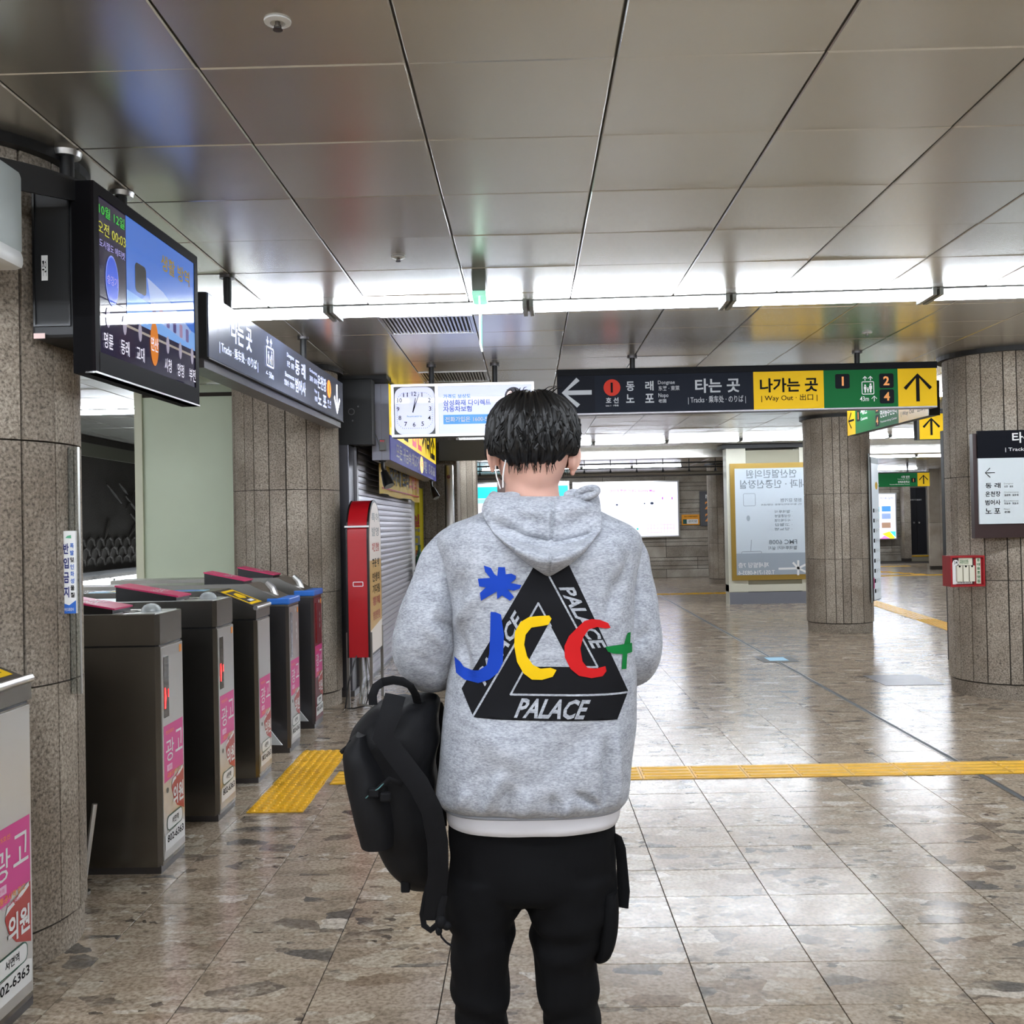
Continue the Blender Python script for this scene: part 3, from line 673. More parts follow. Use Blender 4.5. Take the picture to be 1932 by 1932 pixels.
def gate(kind, x, y, label, w=.31):
    """cabinet whose narrow end faces the hall (+X); x, y is the near hall-side corner"""
    t = thing('ticket_gate', label, 'gate', (x, y, 0), 'ticket gates'); L = 1.5; xb = x - L
    c = .018
    def body(z0, z1, x0=xb, x1=x, name='body', m=STEELB, ins=0.):
        pts = [(x0, y + ins), (x1 - c, y + ins), (x1 - ins, y + c), (x1 - ins, y + w - c), (x1 - c, y + w - ins), (x0, y + w - ins)]
        return MB().prism(pts, z0, z1, 'z').build(name, m, t)
    fr = YF((x, y, 0))
    MB().box(xb + .01, x - .005, y + .006, y + w - .006, 0, .035).build('plinth', STEELD, t)
    if kind == 'flat':
        lo = body(.03, .975, name='lower_body'); body(.972, .985, name='shadow_gap', m=BLACK, ins=.006); body(.983, 1.115, name='top_cap')
        MB().box(xb, x - .02, y + .02, y + w - .02, 1.113, 1.118).build('top_plate', STEELL, t)
        fr.slab('end_plate', STEELL, t, .022, .05, w - .02, .968, -.004, .003)
        win = fr.slab('display_window', SMOKE, t, .045, .66, .105, .925, .001, .0045)
        fr.polys('red_arrow', LED, win, [[(.05, .70), (.062, .70), (.07, .75), (.062, .79), (.05, .79)], [(.094, .745), (.100, .745), (.100, .78), (.094, .78)]], .0055)
        fr.slab('gate_number', ORG, t, w - .062, .925, w - .035, .958, .003, .0045)
        advert(fr, t, .035, .085, w - .03, .625)
        reader(t, x - .52, x - .21, y, 1.118)
        d = MB().ball((x - .085, y + .15, 1.118), (.045, .045, .036), 16, 8).build('frosted_dome', TRANS, t, True)
        MB().rings([[(x - .165 + r * .7 * math.cos(k * math.pi / 10), y + .13 + r * math.sin(k * math.pi / 10), z) for k in range(20)] for r, z in ((.05, 1.118), (.05, 1.122), (.04, 1.122), (.04, 1.119))], False).build('coin_ring', STEEL, t)
    elif kind == 'slope':
        lo = body(.03, .945, name='lower_body'); body(.942, .955, name='shadow_gap', m=BLACK, ins=.006)
        MB().prism([(xb, .953), (x, .953), (x, 1.015), (x - .25, 1.118), (xb, 1.118)], y, y + w, 'y').build('sloped_cap', STEELB, t)
        MB().tube([(x - .004, y - .002, 1.018), (x - .004, y + w + .002, 1.018)], .014, 10).build('nose_bar', STEELL, t, True)
        fr.slab('end_plate', STEELL, t, .022, .05, w - .02, .938, -.004, .003)
        advert(fr, t, .035, .085, w - .03, .60)
        sl = Vector((-.25, 0, .103)).normalized(); f2 = Fr((x - .012, y + .02, 1.021), (0, 1, 0), sl)
        pl = f2.slab('reader_plate', mat('reader_dark', (58, 52, 44), .4), t, 0, 0, w - .04, .245, 0, .004)
        f2.frame('yellow_frame', YEL, pl, .02, .03, w - .06, .225, .022, .004, .0055)
        f2.polys('hand_mark', YEL, pl, [[(.06, .12), (.16, .10), (.2, .13), (.17, .18), (.1, .17)]], .006)
        f2.polys('card_mark', WHITEP, pl, [f2.rrect(.10, .06, .2, .085, .01)], .006)
        f3 = Fr((xb + .5, y + .04, 1.1185), (1, 0, 0), (0, 1, 0))
        st_ = f3.slab('guide_sticker', mat('sticker_sky', (150, 196, 220), .4), t, 0, 0, .68, .12, 0, .002)
        f3.polys('yellow_mark', YEL, st_, [[(.1, .02), (.3, .02), (.26, .1), (.12, .1)]], .003); f3.polys('blue_mark', BLUEP, st_, [[(.42, .02), (.66, .02), (.62, .1), (.46, .1)]], .003)
    else:
        lo = body(.03, .965, x0=x - .26, name='end_column', m=STEELD)
        MB().box(xb, x - .26, y + .02, y + w - .02, .03, .30).build('lower_body', STEELD, t)
        MB().box(xb, x - .42, y + .02, y + w - .02, .30, .80).build('flap_housing', STEELD, t)
        MB().prism([(xb, .80), (x - .26, .80), (x - .26, .963), (x, .963), (x, .985), (x - .26, 1.115), (xb, 1.115)], y, y + w, 'y').build('sloped_cap', STEEL, t)
        MB().add([(x - .26, y + .01, .06), (x - .02, y - .13, .08), (x - .26, y - .02, .33), (x - .26, y + .02, .06), (x - .02, y - .12, .08), (x - .26, y - .01, .33)], [(0, 1, 2), (5, 4, 3), (0, 3, 4, 1), (1, 4, 5, 2), (2, 5, 3, 0)]).build('flap_wing', mat('flap_white', (235, 240, 242), .3), t)
        top = mat('maroon_panel', (104, 34, 44), .35) if kind == 'maroon' else STEELL
        fr.slab('end_plate', top, t, .022, .05, w - .02, .955, -.004, .003)
        fr.slab('display_window', SMOKE, t, .05, .62, .105, .92, .001, .0045)
        fr.disc('round_button', WHITEG, t, w - .12, .925, .014, d=.005)
        for k in range(3): fr.disc('indicator', WHITEG if kind != 'maroon' else GREYG, t, w - .10, .74 + .045 * k, .016, d=.005)
        fr.slab('gate_number', ORG, t, w - .062, .905, w - .035, .94, .003, .0045)
        advert(fr, t, .035, .085, w - .03, .60)
        MB().box(x - .14, x + .012, y - .006, y + w + .004, .975, 1.018, .008).build('blue_cap', BLUEP, t)
        MB().tube([(x - .10, y + .12, 1.0), (x - .13, y + .12, 1.08), (x - .17, y + .12, 1.12)], [.02, .024, .016], 8).build('ticket_tray', STEELL, t, True)
        reader(t, x - .56, x - .30, y, 1.115)
    return t
gate('slope', -1.575, 2.90, 'nearest ticket gate, cut by the left frame edge, with yellow framed reader')
gate('flat', -1.60, 4.392, 'steel ticket gate just right of the left column, red arrow lit in its window')
gate('flat', -1.59, 5.17, 'steel ticket gate with dark window behind the red arrow gate, beside the dotted paving')
gate('slope', -1.59, 5.94, 'steel ticket gate with yellow framed sloped reader, in the middle of the row')
gate('column', -1.59, 6.725, 'steel ticket gate with blue cap and pale end, second from the row end')
gate('maroon', -1.595, 7.53, 'last ticket gate of the row, with maroon end panel and blue cap')

# ------------------------------------------------------------------ thin sign and glass edge by the left column
gp = thing('glass_panel', 'narrow glass strip with bright edge above the blue notice on the left column', 'glass panel', (-1.62, 3.63, 1.2))
GLASS = mat('clear_glass', (235, 245, 245), .03, trans=1., alpha=1)
MB().box(-1.645, -1.604, 3.632, 3.64, .9, 1.78).build('pane', GLASS, gp)
MB().box(-1.604, -1.601, 3.63, 3.642, .9, 1.78).build('edge_strip', STEELL, gp)
gp = thing('steel_prop', 'short leaning steel rod on the floor behind the left column', 'post', (-1.845, 4.17, 0))
MB().tube([(-1.80, 4.19, .36), (-1.845, 4.17, .01)], .011, 8).build('steel_leg', STEELL, gp, True)
MB().cyl((-1.845, 4.17, 0), (-1.845, 4.17, .012), .03, n=14).build('foot', STEELL, gp)
sp = thing('notice_plate', 'tall narrow white and blue notice beside the left column', 'sign', (-1.63, 3.6, 1.3))
f = XF((0, 3.60, 0)); (a0, b1) = f.uv(116, 1002); (a1, b0) = f.uv(144, 1160); b0 += .005
f.slab('plate', ADW, sp, a0, b0, a1, b1, -.012, 0)
dk = mat('deep_blue_print', (34, 40, 110), .4)
hh = b1 - b0; ww = a1 - a0
f.polys('blue_base', mat('blue_print', (40, 100, 190), .4), sp, [[(a0, b0), (a1, b0), (a1, b0 + hh * .16), (a0 + ww * .5, b0 + hh * .10), (a0, b0 + hh * .13)]], .001)
for k, ch in enumerate('반입금지'): f.text(ch, a0 + ww * .14, b0 + hh * (.72 - .175 * k), a0 + ww * .52, b0 + hh * (.85 - .175 * k), dk, sp, .03, .002)
for k, ch in enumerate('폭발및인화성물질'): f.text(ch, a0 + ww * .62, b0 + hh * (.79 - .085 * k), a0 + ww * .9, b0 + hh * (.85 - .085 * k), mat('blue_print', (40, 100, 190), .4) if k not in (2, 6, 7) else BLACKP, sp, .02, .002)
f.text('부산교통공사', a0 + ww * .15, b0 + hh * .03, a0 + ww * .85, b0 + hh * .07, WHITEP, sp, .01, .002)
f.polys('logo', mat('logo_green', (90, 170, 130), .4), sp, [[(a0 + ww * .3, b1 - hh * .085), (a0 + ww * .42, b1 - hh * .06), (a0 + ww * .7, b1 - hh * .05), (a0 + ww * .72, b1 - hh * .09)]], .002)

# ------------------------------------------------------------------ television on its ceiling mount
tv = thing('wall_television', 'large tilted flat television hung above the ticket gates', 'television', (-1.46, 3.9, 2.33))
q = [(-1.435, 3.385), (-1.405, 4.37)]
f = Fr((q[0][0], q[0][1], 2.005), (q[1][0] - q[0][0], q[1][1] - q[0][1], -.0), (0, 0, 1)); TWD, THT = .985, .645
f.slab('case', mat('glossy_black', (10, 9, 11), .6, spec=.05), tv, 0, 0, TWD, THT, -.07, -.004)
f.frame('bezel', mat('bezel_brown', (18, 14, 16), .6, spec=.05), tv, 0, 0, TWD, THT, .038, -.004, .006)
f.slab('chin', mat('bezel_brown'), tv, .03, .002, TWD - .03, .075, .0, .007)
f.slab('clear_edge', STEELL, tv, .0, .0, TWD, .006, -.03, .009)
scr = f.slab('screen', mat('screen_plum', (40, 36, 58), .02, emit=.2), tv, .03, .07, TWD - .03, THT - .035, -.003, .002)
E = lambda n, c, e=1.0: mat('screen_' + n, c, .02, emit=e * .27)
x0, x1, y0, y1 = .03, TWD - .03, .07, THT - .035
SX = lambda t: x0 + (x1 - x0) * t
SY = lambda t: y0 + (y1 - y0) * t
f.polys('blue_field', E('blue', (70, 116, 205), .75), scr, [[(SX(.25), SY(.30)), (SX(1), SY(.30)), (SX(1), SY(1)), (SX(.25), SY(1))]], .003)
f.polys('light_field', E('lightblue', (120, 165, 225), .8), scr, [[(SX(.25), SY(.30)), (SX(1), SY(.30)), (SX(1), SY(.44)), (SX(.25), SY(.50))]], .0034)
f.polys('pale_street', E('pale', (150, 170, 215), .8), scr, [[(SX(.5), SY(.40)), (SX(.86), SY(.34)), (SX(.95), SY(.44)), (SX(.62), SY(.62)), (SX(.45), SY(.66))]], .0037)
f.polys('dark_figure', E('dark', (28, 28, 36), .3), scr, [f.rrect(SX(.33), SY(.52), SX(.44), SY(.72), .02)], .004)
for k in range(6): f.polys('standing_figure', E('fig%d' % (k % 3), ((90, 80, 130), (170, 140, 170), (120, 110, 160))[k % 3], .6), scr, [f.rrect(SX(.50 + .075 * k), SY(.40 - .012 * k), SX(.535 + .075 * k), SY(.50 - .012 * k), .008)], .0042)
f.text('생활 방역', SX(.60), SY(.78), SX(.93), SY(.90), E('ochre', (150, 130, 60), .6), scr, .02, .0045)
f.text('10월 12일', SX(.015), SY(.885), SX(.235), SY(.955), E('green', (60, 190, 60), .9), scr, .004, .0045)
f.text('오전 00:03', SX(.0), SY(.765), SX(.245), SY(.845), E('yellowg', (190, 190, 60), .9), scr, .004, .0045)
f.text('도시철도 에티켓', SX(.015), SY(.68), SX(.235), SY(.73), E('lav', (160, 155, 215), .9), scr, .004, .0045)
f.disc('round_logo', E('rim', (120, 140, 230), .8), scr, SX(.12), SY(.50), .052, .088, .004); f.disc('round_logo', E('logo', (58, 90, 210), .8), scr, SX(.12), SY(.50), .047, .082, .0044)
f.text('승강기', SX(.075), SY(.47), SX(.165), SY(.53), E('lav', (160, 155, 215), .9), scr, .004, .0048)
f.polys('station_line', E('cream', (170, 160, 150), .6), scr, [[(SX(0), SY(.245)), (SX(1), SY(.245)), (SX(1), SY(.262)), (SX(0), SY(.262))]], .004)
for k, n in enumerate(('명륜', '동래', '교대', '연산', '시청', '양정', '부전')):
    x = SX(.08 + .145 * k)
    if n == '연산': f.disc('station_dot', E('orange', (205, 120, 40), .9), scr, x, SY(.215), .04, .085, .0045)
    else: f.disc('station_dot', E('grey', (165, 158, 175), .7), scr, x, SY(.25), .016, .035, .0045)
    f.text(n, x - .036, SY(.05) if n != '연산' else SY(.16), x + .036, SY(.15) if n != '연산' else SY(.26), E('white', (225, 222, 235), .9), scr, .012, .005)
MB().tube([(-1.595, 3.56, CEIL), (-1.595, 3.56, 2.55)], .024, 12).build('hanger_rod', BLACKM, tv, True)
MB().tube([(-1.58, 4.0, CEIL), (-1.58, 4.0, 2.55)], .024, 12).build('hanger_rod', BLACKM, tv, True)
for x, y in ((-1.595, 3.56), (-1.58, 4.0)): MB().cyl((x, y, CEIL + .004), (x, y, CEIL - .018), .052, .046, 24).build('ceiling_rose', STEELL, tv, True)
MB().box(-1.66, -1.475, 3.42, 4.25, 2.13, 2.66, .012).build('mount_box', BLACKM, tv)
XFm = XF((0, 3.419, 0)); XFm.frame('box_lid', BLACK, tv, -1.65, 2.17, -1.525, 2.64, .006, 0, .006)
XFm.slab('warning_label', ADW, tv, -1.622, 2.325, -1.601, 2.41, .001, .003)
XFm.text('주의', -1.619, 2.34, -1.604, 2.395, BLACKP, tv, .01, .004)
XFm.slab('paper_tag', mat('pink_paper', (226, 196, 190), .5), tv, -1.648, 2.128, -1.61, 2.146, .008, .010)
for z in (2.30, 2.47): XFm.slab('box_latch', BLACK, tv, -1.505, z, -1.497, z + .06, 0, .006)
MB().rings([[(-1.47 - .13 * t, 3.44 - .34 * t, 2.66 - .03 * t * t), (-1.52 - .13 * t, 3.44 - .34 * t, 2.66 - .03 * t * t), (-1.53 - .13 * t, 3.44 - .34 * t, 2.60 - .05 * t), (-1.47 - .13 * t, 3.44 - .34 * t, 2.59 - .05 * t)] for t in (0, .25, .5, .75, 1, 1.5)]).build('curved_arm', BLACKM, tv, True)
wb = thing('grey_wall_box', 'pale grey rounded box at the left frame edge above the near gate', 'speaker', (-1.75, 3.1, 2.43))
MB().box(-1.98, -1.552, 2.98, 3.16, 2.335, 2.60, .02).build('case', mat('box_grey', (168, 176, 174), .5), wb, True)
MB().box(-1.98, -1.548, 2.97, 3.16, 2.29, 2.352, .022).build('lower_trim', WHITEG, wb, True)
XF((0, 2.979, 0)).ring_rect('keyhole', BLACKP, wb, -1.66, 2.385, -1.625, 2.398, .003, .003, .001)
MB().box(-1.9, -1.7, 3.15, 3.26, 2.38, 2.54).build('bracket', BLACKM, wb)

# ------------------------------------------------------------------ hanging signs
def hang(par, x, y, z):
    MB().cyl((x, y, z - .01), (x, y, CEIL), .022, n=12).build('hanger_rod', BLACKM, par, True)
    MB().cyl((x, y, CEIL - .014), (x, y, CEIL + .004), .04, n=18).build('ceiling_rose', STEELD, par, True)
def lift_icon(f, par, m, a0, b0, a1, b1, d=.006):
    w, h = a1 - a0, b1 - b0
    f.ring_rect('lift_frame', m, par, a0, b0, a1, b1, w * .1, w * .06, d)
    for t, s in ((.28, .62), (.72, .7), (.5, .4)): f.person_icon(m, par, a0 + w * t, b0 + h * (.14 + s * .5), h * s, d)
# the wide sign across the hall
hs = thing('hanging_sign', 'wide dark hanging sign with left arrow and yellow way out panel', 'sign', (1.75, 8.2, 2.5))
f = XF((0, 8.2, 0)); u0 = f.uv(1052, 738)[0]; u1 = f.uv(1767, 727)[0]
vt = (f.uv(1052, 697)[1] + f.uv(1767, 685)[1]) / 2; vb = (f.uv(1056, 779)[1] + f.uv(1768, 767.5)[1]) / 2
f.slab('case', NAVYD, hs, u0, vb, u1, vt, -.12, 0); bar = (vt - vb) * .135
f.slab('top_bar', mat('bar_black', (13, 14, 18), .5, spec=.08), hs, u0, vt - bar, u1 + .004, vt + .004, -.125, .012)
f.slab('lower_lip', STEELD, hs, u0, vb - .012, u1, vb, -.12, .006)
V = lambda a, b: f.slab('panel', a, hs, b[0], vb, b[1], vt - bar, 0, .003)
ux = lambda px, py=735: f.uv(px, py)[0]
f.slab('arrow_panel', mat('arrow_panel', (16, 18, 26), .5, spec=.08), hs, u0, vb, ux(1122), vt - bar, 0, .003)
f.slab('track_panel', NAVY, hs, ux(1122), vb, ux(1421.5), vt - bar, 0, .003)
f.slab('way_out_panel', YEL, hs, ux(1421.5), vb, ux(1554), vt - bar, 0, .004)
f.slab('exit_panel', GRN, hs, ux(1554), vb, ux(1694), vt - bar, 0, .003)
f.slab('arrow_panel', YEL, hs, ux(1694), vb, u1, vt - bar, 0, .004)
D = dict(d=.006)
c = f.uv(1088, 741); f.arrow(GREYP, hs, c[0], c[1], .24, math.pi / 2, .15, .006)
c = f.uv(1154.5, 731.5); f.disc('line_badge', REDO, hs, c[0], c[1], .067, d=.005); f.tpx('1', 1149, 722, 1159, 741, BLACKP, hs, bold=.03, d=.007)
for tx, bx in (('호 선', (1143, 750, 1167, 761)), ('Line 1 · 1号线', (1143, 763.5, 1167, 767)), ('동', (1181, 720, 1197, 738)), ('래', (1217, 719, 1233, 737)), ('노', (1181, 744, 1197, 760)), ('포', (1217, 743, 1234, 760)), ('타는 곳', (1311, 714, 1396, 741))):
    f.tpx(tx, *bx, GREYP, hs, bold=.022, **D)
for tx, bx in (('Dongnae', (1241, 718, 1273, 727)), ('东莱 · 東萊', (1242, 728, 1282, 737)), ('Nopo', (1242, 742, 1261, 752)), ('老圃', (1242, 753, 1257, 760)), ('| Tracks · 乘车处 · のりば |', (1298, 746.5, 1407, 762))):
    f.tpx(tx, *bx, GREYP, hs, bold=.008, **D)
f.tpx('나가는 곳', 1433, 713, 1543, 740, BLACKP, hs, bold=.028, d=.006); f.tpx('| Way Out · 出口 |', 1436, 744, 1542, 758, BLACKP, hs, bold=.006, d=.006)
for n, bx in (('1', (1575, 706, 1603, 733)), ('2', (1658, 705, 1686, 732)), ('4', (1659, 735, 1687, 761))):
    a0, b1 = f.uv(bx[0], bx[1]); a1, b0 = f.uv(bx[2], bx[3])
    nb = f.polys('number_box', NAVYD, hs, [f.rrect(a0, b0, a1, b1, .015)], .005)
    w = (a1 - a0); f.text(n, a0 + w * (.38 if n == '1' else .32), b0 + .022, a1 - w * .34, b1 - .022, ORG, nb, .03, .007)
a0, b1 = f.uv(1625, 720); a1, b0 = f.uv(1649, 744); lift_icon(f, hs, WHITEP, a0, b0, a1, b1)
for t in (.28, .72): f.arrow(WHITEP, hs, a0 + (a1 - a0) * t, b1 + .025, .036, 0, .18, .006, name='small_arrow')
f.tpx('43m', 1622, 748, 1639, 757, WHITEP, hs, bold=.004, d=.006); c = f.uv(1649, 752); f.arrow(WHITEP, hs, c[0], c[1], .045, 0, .12, .006, name='small_arrow')
c = f.uv(1731, 731); f.arrow(BLACKP, hs, c[0], c[1], .225, 0, .125, .007)
hang(hs, .868, 8.26, vt); hang(hs, 2.672, 8.26, vt)

# the lit sign over the gates
ls = thing('lightbox_sign', 'long lit grey sign with white lettering hung along the ticket gates', 'sign', (-1.5, 6.6, 2.5))
A_ = Vector((-1.53, 4.92, 2.311)); B_ = Vector((-1.50, 8.38, 2.345))
f = Fr(A_, B_ - A_, (0, 0, 1)); Lw = (B_ - A_).length; Hh = .318
f.slab('case', BLACKM, ls, -.0, 0, Lw, Hh, -.13, -.005)
LITG = mat('lit_grey_face', (70, 76, 94), .25, emit=.12)
f.slab('face', LITG, ls, .01, .004, Lw - .004, Hh - .002, -.005, .001); f.slab('lower_rail', STEELD, ls, 0, -.05, Lw, -.004, -.13, -.02); f.slab('lower_trim', BLACKM, ls, 0, -.006, Lw, 0, -.13, .004)
def lx(px):
    return f.uv(px, 690)[0]
def lt(body, p0, p1, g0, g1, m=GLOW, bold=.014): return f.text(body, lx(p0), Hh * g0, lx(p1), Hh * g1, m, ls, bold, .003)
lt('타는 곳', 436, 475, .44, .86, bold=.02); lt('| Tracks · 乘车处 · のりば |', 414, 486, .15, .36, bold=.008)
lift_icon(f, ls, GLOW, lx(501), Hh * .36, lx(515), Hh * .74)
for p in (504.5, 511): f.arrow(GLOW, ls, lx(p), Hh * .84, .05, 0 if p > 505 else math.pi, .2, .003, name='small_arrow')
lt('← 50m', 501, 515, .16, .28, bold=.008)
lt('동 래', 556, 575, .52, .84, bold=.02); lt('범어사', 556, 575, .15, .45, bold=.02); lt('온천장', 598, 614, .50, .82, bold=.02); lt('노 포', 598, 614, .13, .42, bold=.02)
for tx, p0, p1, g0, g1 in (('Dongnae', 541, 554, .75, .86), ('东莱 · 東萊', 541, 554, .58, .70), ('Beomeosa', 537, 554, .36, .46), ('梵鱼寺 · 梵魚寺', 535, 554, .18, .30), ('Oncheonjang', 583, 597, .74, .84), ('温泉场 · 溫泉場', 583, 597, .56, .68), ('Nopo', 592, 597, .34, .44), ('老圃', 592, 597, .17, .28)): lt(tx, p0, p1, g0, g1, bold=.004)
bd = f.disc('line_badge', mat('badge_orange', (255, 130, 50), .4, emit=.9), ls, lx(619.3), Hh * .63, .068, .068, .003); f.text('1', lx(619.3) - .014, Hh * .53, lx(619.3) + .014, Hh * .74, mat('badge_brown', (90, 40, 14), .5), bd, .03, .005)
lt('호 선', 616, 622.5, .26, .36); lt('Line 1', 617, 622, .17, .23, bold=.004)
f.arrow(mat('arrow_glow', (235, 238, 255), .4, emit=1.6), ls, lx(634.2), Hh * .49, .235, math.pi, .13, .003)
hang(ls, -1.556, 5.35, 2.62); hang(ls, -1.545, 7.12, 2.65)

# sign parallel to the hall behind the wide sign, small exit arrow sign, far green sign
gs = thing('exit_sign', 'green and yellow exit sign seen edgeways below the wide hanging sign', 'sign', (3.66, 10.5, 2.55))
f = Fr((3.63, 11.6, 2.40), (.07, -2.15, 0), (0, 0, 1)); L_ = 2.151
f.slab('case', BLACKM, gs, 0, 0, L_, .32, -.09, 0); f.slab('face', GRN, gs, .25, 0, 1.46, .318, 0, .002); f.slab('arrow_panel', YEL, gs, 0, 0, .25, .318, 0, .003); f.slab('way_out_panel', mat('sign_gold', (226, 178, 76), .4), gs, 1.46, 0, L_, .318, 0, .003)
f.slab('end_cap', BLACK, gs, L_, .0, L_ + .012, .32, -.1, .004)
f.arrow(BLACKP, gs, .125, .16, .19, math.pi / 2, .12, .004)
for n, a, b in (('1', .30, .13), ('2', .85, .16), ('4', .85, .02)):
    nb = f.polys('number_box', NAVYD, gs, [f.rrect(a, b, a + .1, b + .12, .01)], .003); f.text(n, a + .03, b + .02, a + .07, b + .1, ORG, nb, .02, .005)
f.text('세관', .42, .19, .62, .28, WHITEP, gs, .02, .003); f.text('Customs', .42, .13, .62, .16, WHITEP, gs, .004, .003)
f.text('연산동주민센터', .98, .10, 1.42, .18, WHITEP, gs, .02, .003); f.text('Yeonsan-dong Center', .98, .04, 1.42, .07, WHITEP, gs, .004, .003); f.text('연제구청', .98, .21, 1.3, .28, WHITEP, gs, .02, .003)
f.ring_rect('lift_frame', WHITEP, gs, .97 - .02, .19, 1.0 - .02, .28, .005, .004); f.text('나가는 곳', 1.52, .16, 2.08, .29, BLACKP, gs, .02, .004); f.text('| Way Out · 出口 |', 1.52, .05, 2.08, .11, BLACKP, gs, .006, .004)
hang(gs, 3.70, 10.0, 2.72); hang(gs, 3.70, 11.2, 2.72)
es = thing('arrow_sign', 'square yellow sign with up arrow left of the right column', 'sign', (5.4, 12.3, 2.55))
f = XF((0, 12.3, 0)); a0, b1 = f.uv(1734, 781); a1, b0 = f.uv(1780, 828); f.slab('case', BLACKM, es, a0 - .03, b0 - .005, a1 + 1.2, b1 + .06, -.1, 0)
f.slab('arrow_panel', YEL, es, a0, b0, a1, b1, 0, .003); f.slab('exit_panel', GRN, es, a1, b0, a1 + 1.2, b1, 0, .002); f.arrow(BLACKP, es, (a0 + a1) / 2, (b0 + b1) / 2, .21, 0, .13, .005)
nb = f.polys('number_box', NAVYD, es, [f.rrect(a1 + .05, b1 - .13, a1 + .17, b1 - .02, .012)], .004); f.text('2', a1 + .085, b1 - .11, a1 + .135, b1 - .04, ORG, nb, .02, .006)
hang(es, 5.2, 12.36, 2.75); hang(es, 6.2, 12.36, 2.75)
fs = thing('exit_sign', 'far green sign with toilet figures and yellow up arrow', 'sign', (9.0, 24.7, 2.4))
f = XF((0, 24.7, 0)); a0, b1 = f.uv(1640, 894); a1, b0 = f.uv(1754, 917); am = f.uv(1731, 905)[0]
f.slab('case', BLACKM, fs, a0 - .5, b0, a1, b1 + .03, -.1, 0); f.slab('face', GRN, fs, a0 - .5, b0, am, b1, 0, .002); f.slab('arrow_panel', YEL, fs, am, b0, a1, b1, 0, .003)
f.arrow(BLACKP, fs, (am + a1) / 2, (b0 + b1) / 2, .22, 0, .12, .006)
for t in (.06, .13): f.person_icon(WHITEP, fs, a0 + (a1 - a0) * t, b0 + .17, .15, .004)
f.tpx('시청 방면', 1700, 897.5, 1716, 902, WHITEP, fs, d=.004); f.tpx('Yeonje-gu Office', 1693, 903, 1716, 905, WHITEP, fs, bold=.002, d=.004); f.tpx('연제초등학교', 1694, 907, 1716, 911.5, WHITEP, fs, d=.004); f.tpx('Yeonje Elementary School', 1678, 913, 1716, 915, WHITEP, fs, bold=.002, d=.004); f.tpx('80m', 1650, 912, 1658, 915, WHITEP, fs, bold=.002, d=.004)
a, b = f.uv(1719, 902); c, d_ = f.uv(1727.5, 910); nb = f.polys('number_box', NAVYD, fs, [f.rrect(a, d_, c, b, .01)], .004); f.text('1', a + .03, d_ + .015, c - .03, b - .015, ORG, nb, .02, .006)
hang(fs, 9.15, 24.75, b1)
# edge-lit emergency exit plate in front of the lamp row
ex = thing('emergency_exit_light', 'glowing green edged exit plate hanging before the bright lamp row', 'exit light', (-.225, 5.4, 2.7))
MB().box(-.27, -.195, 5.34, 5.56, 2.70, CEIL + .005, .01).build('ceiling_box', mat('exit_box_green_grey', (120, 128, 118), .4), ex, True)
MB().box(-.272, -.193, 5.335, 5.565, 2.672, 2.702, .012).build('lamp_lip', mat('exit_mint', (150, 215, 190), .3, emit=.35), ex, True)
MB().box(-.2335, -.2285, 5.36, 5.58, 2.43, 2.69).build('plate', mat('exit_plate_green', (120, 210, 175), .2, emit=.5, trans=.5), ex)
MB().box(-.2345, -.2275, 5.352, 5.362, 2.43, 2.69).build('plate_edge', mat('exit_edge', (225, 255, 245), .2, emit=2.2), ex)
MB().box(-.2345, -.2275, 5.362, 5.58, 2.42, 2.43).build('plate_edge', mat('exit_edge'), ex)

# ------------------------------------------------------------------ clock and advert lightbox
cl = thing('clock_lightbox', 'lit lightbox with a square clock and a blue lettered advert', 'lightbox', (-.53, 8.5, 2.5))
f = XF((0, 8.42, 0)); a0, b1 = f.uv(738, 726); a1, b0 = f.uv(1009, 815); b0 -= .02; am = f.uv(824, 770)[0]
f.slab('case', STEELD, cl, a0, b0, a1, b1, -.16, -.012); f.frame('frame', STEELL, cl, a0, b0, a1, b1, .02, -.012, .012)
f.slab('divider', STEELL, cl, am - .012, b0, am + .012, b1, -.012, .011)
LAV = mat('lit_lavender', (214, 218, 250), .015, emit=.22, spec=.12)
f.slab('clock_back', BLACK, cl, a0 + .018, b0 + .018, am - .01, b1 - .018, -.012, -.004)
fc = f.polys('clock_face', LAV, cl, [f.rrect(a0 + .026, b0 + .022, am - .018, b1 - .024, .07, 6)], -.002)
cx, cy, hw = (a0 + am) / 2 + .004, (b0 + b1) / 2, (am - a0) / 2 - .03
for n, px, py in (('1', 796, 744.5), ('2', 810, 755), ('3', 811.5, 771), ('4', 810, 788.5), ('5', 797.5, 799.5), ('6', 781.5, 801), ('7', 765.5, 800), ('8', 754.5, 788.5), ('9', 751, 772), ('10', 754, 755.5), ('11', 765, 745), ('12', 781, 743)):
    a, b = f.uv(px, py); w = .017 if len(n) == 1 else .030; w = .010 if n == '1' else w
    f.text(n, a - w / 1.6, b - .018, a + w / 1.6, b + .018, BLACKP, fc, .008, .001)
for k in range(60):
    t = k * math.pi / 30; m_ = max(abs(math.sin(t)), abs(math.cos(t))); rr_ = hw * .93
    x, y = rr_ * max(-1, min(1, math.sin(t) * 1.12 / max(m_, .93))), rr_ * max(-1, min(1, math.cos(t) * 1.12 / max(m_, .93)))
    f.polys('minute_mark', mat('mark_blue', (110, 130, 190), .5), fc, [[(cx + x - .0022, cy + y - .003), (cx + x + .0022, cy + y - .003), (cx + x + .0022, cy + y + .003), (cx + x - .0022, cy + y + .003)]], .001)
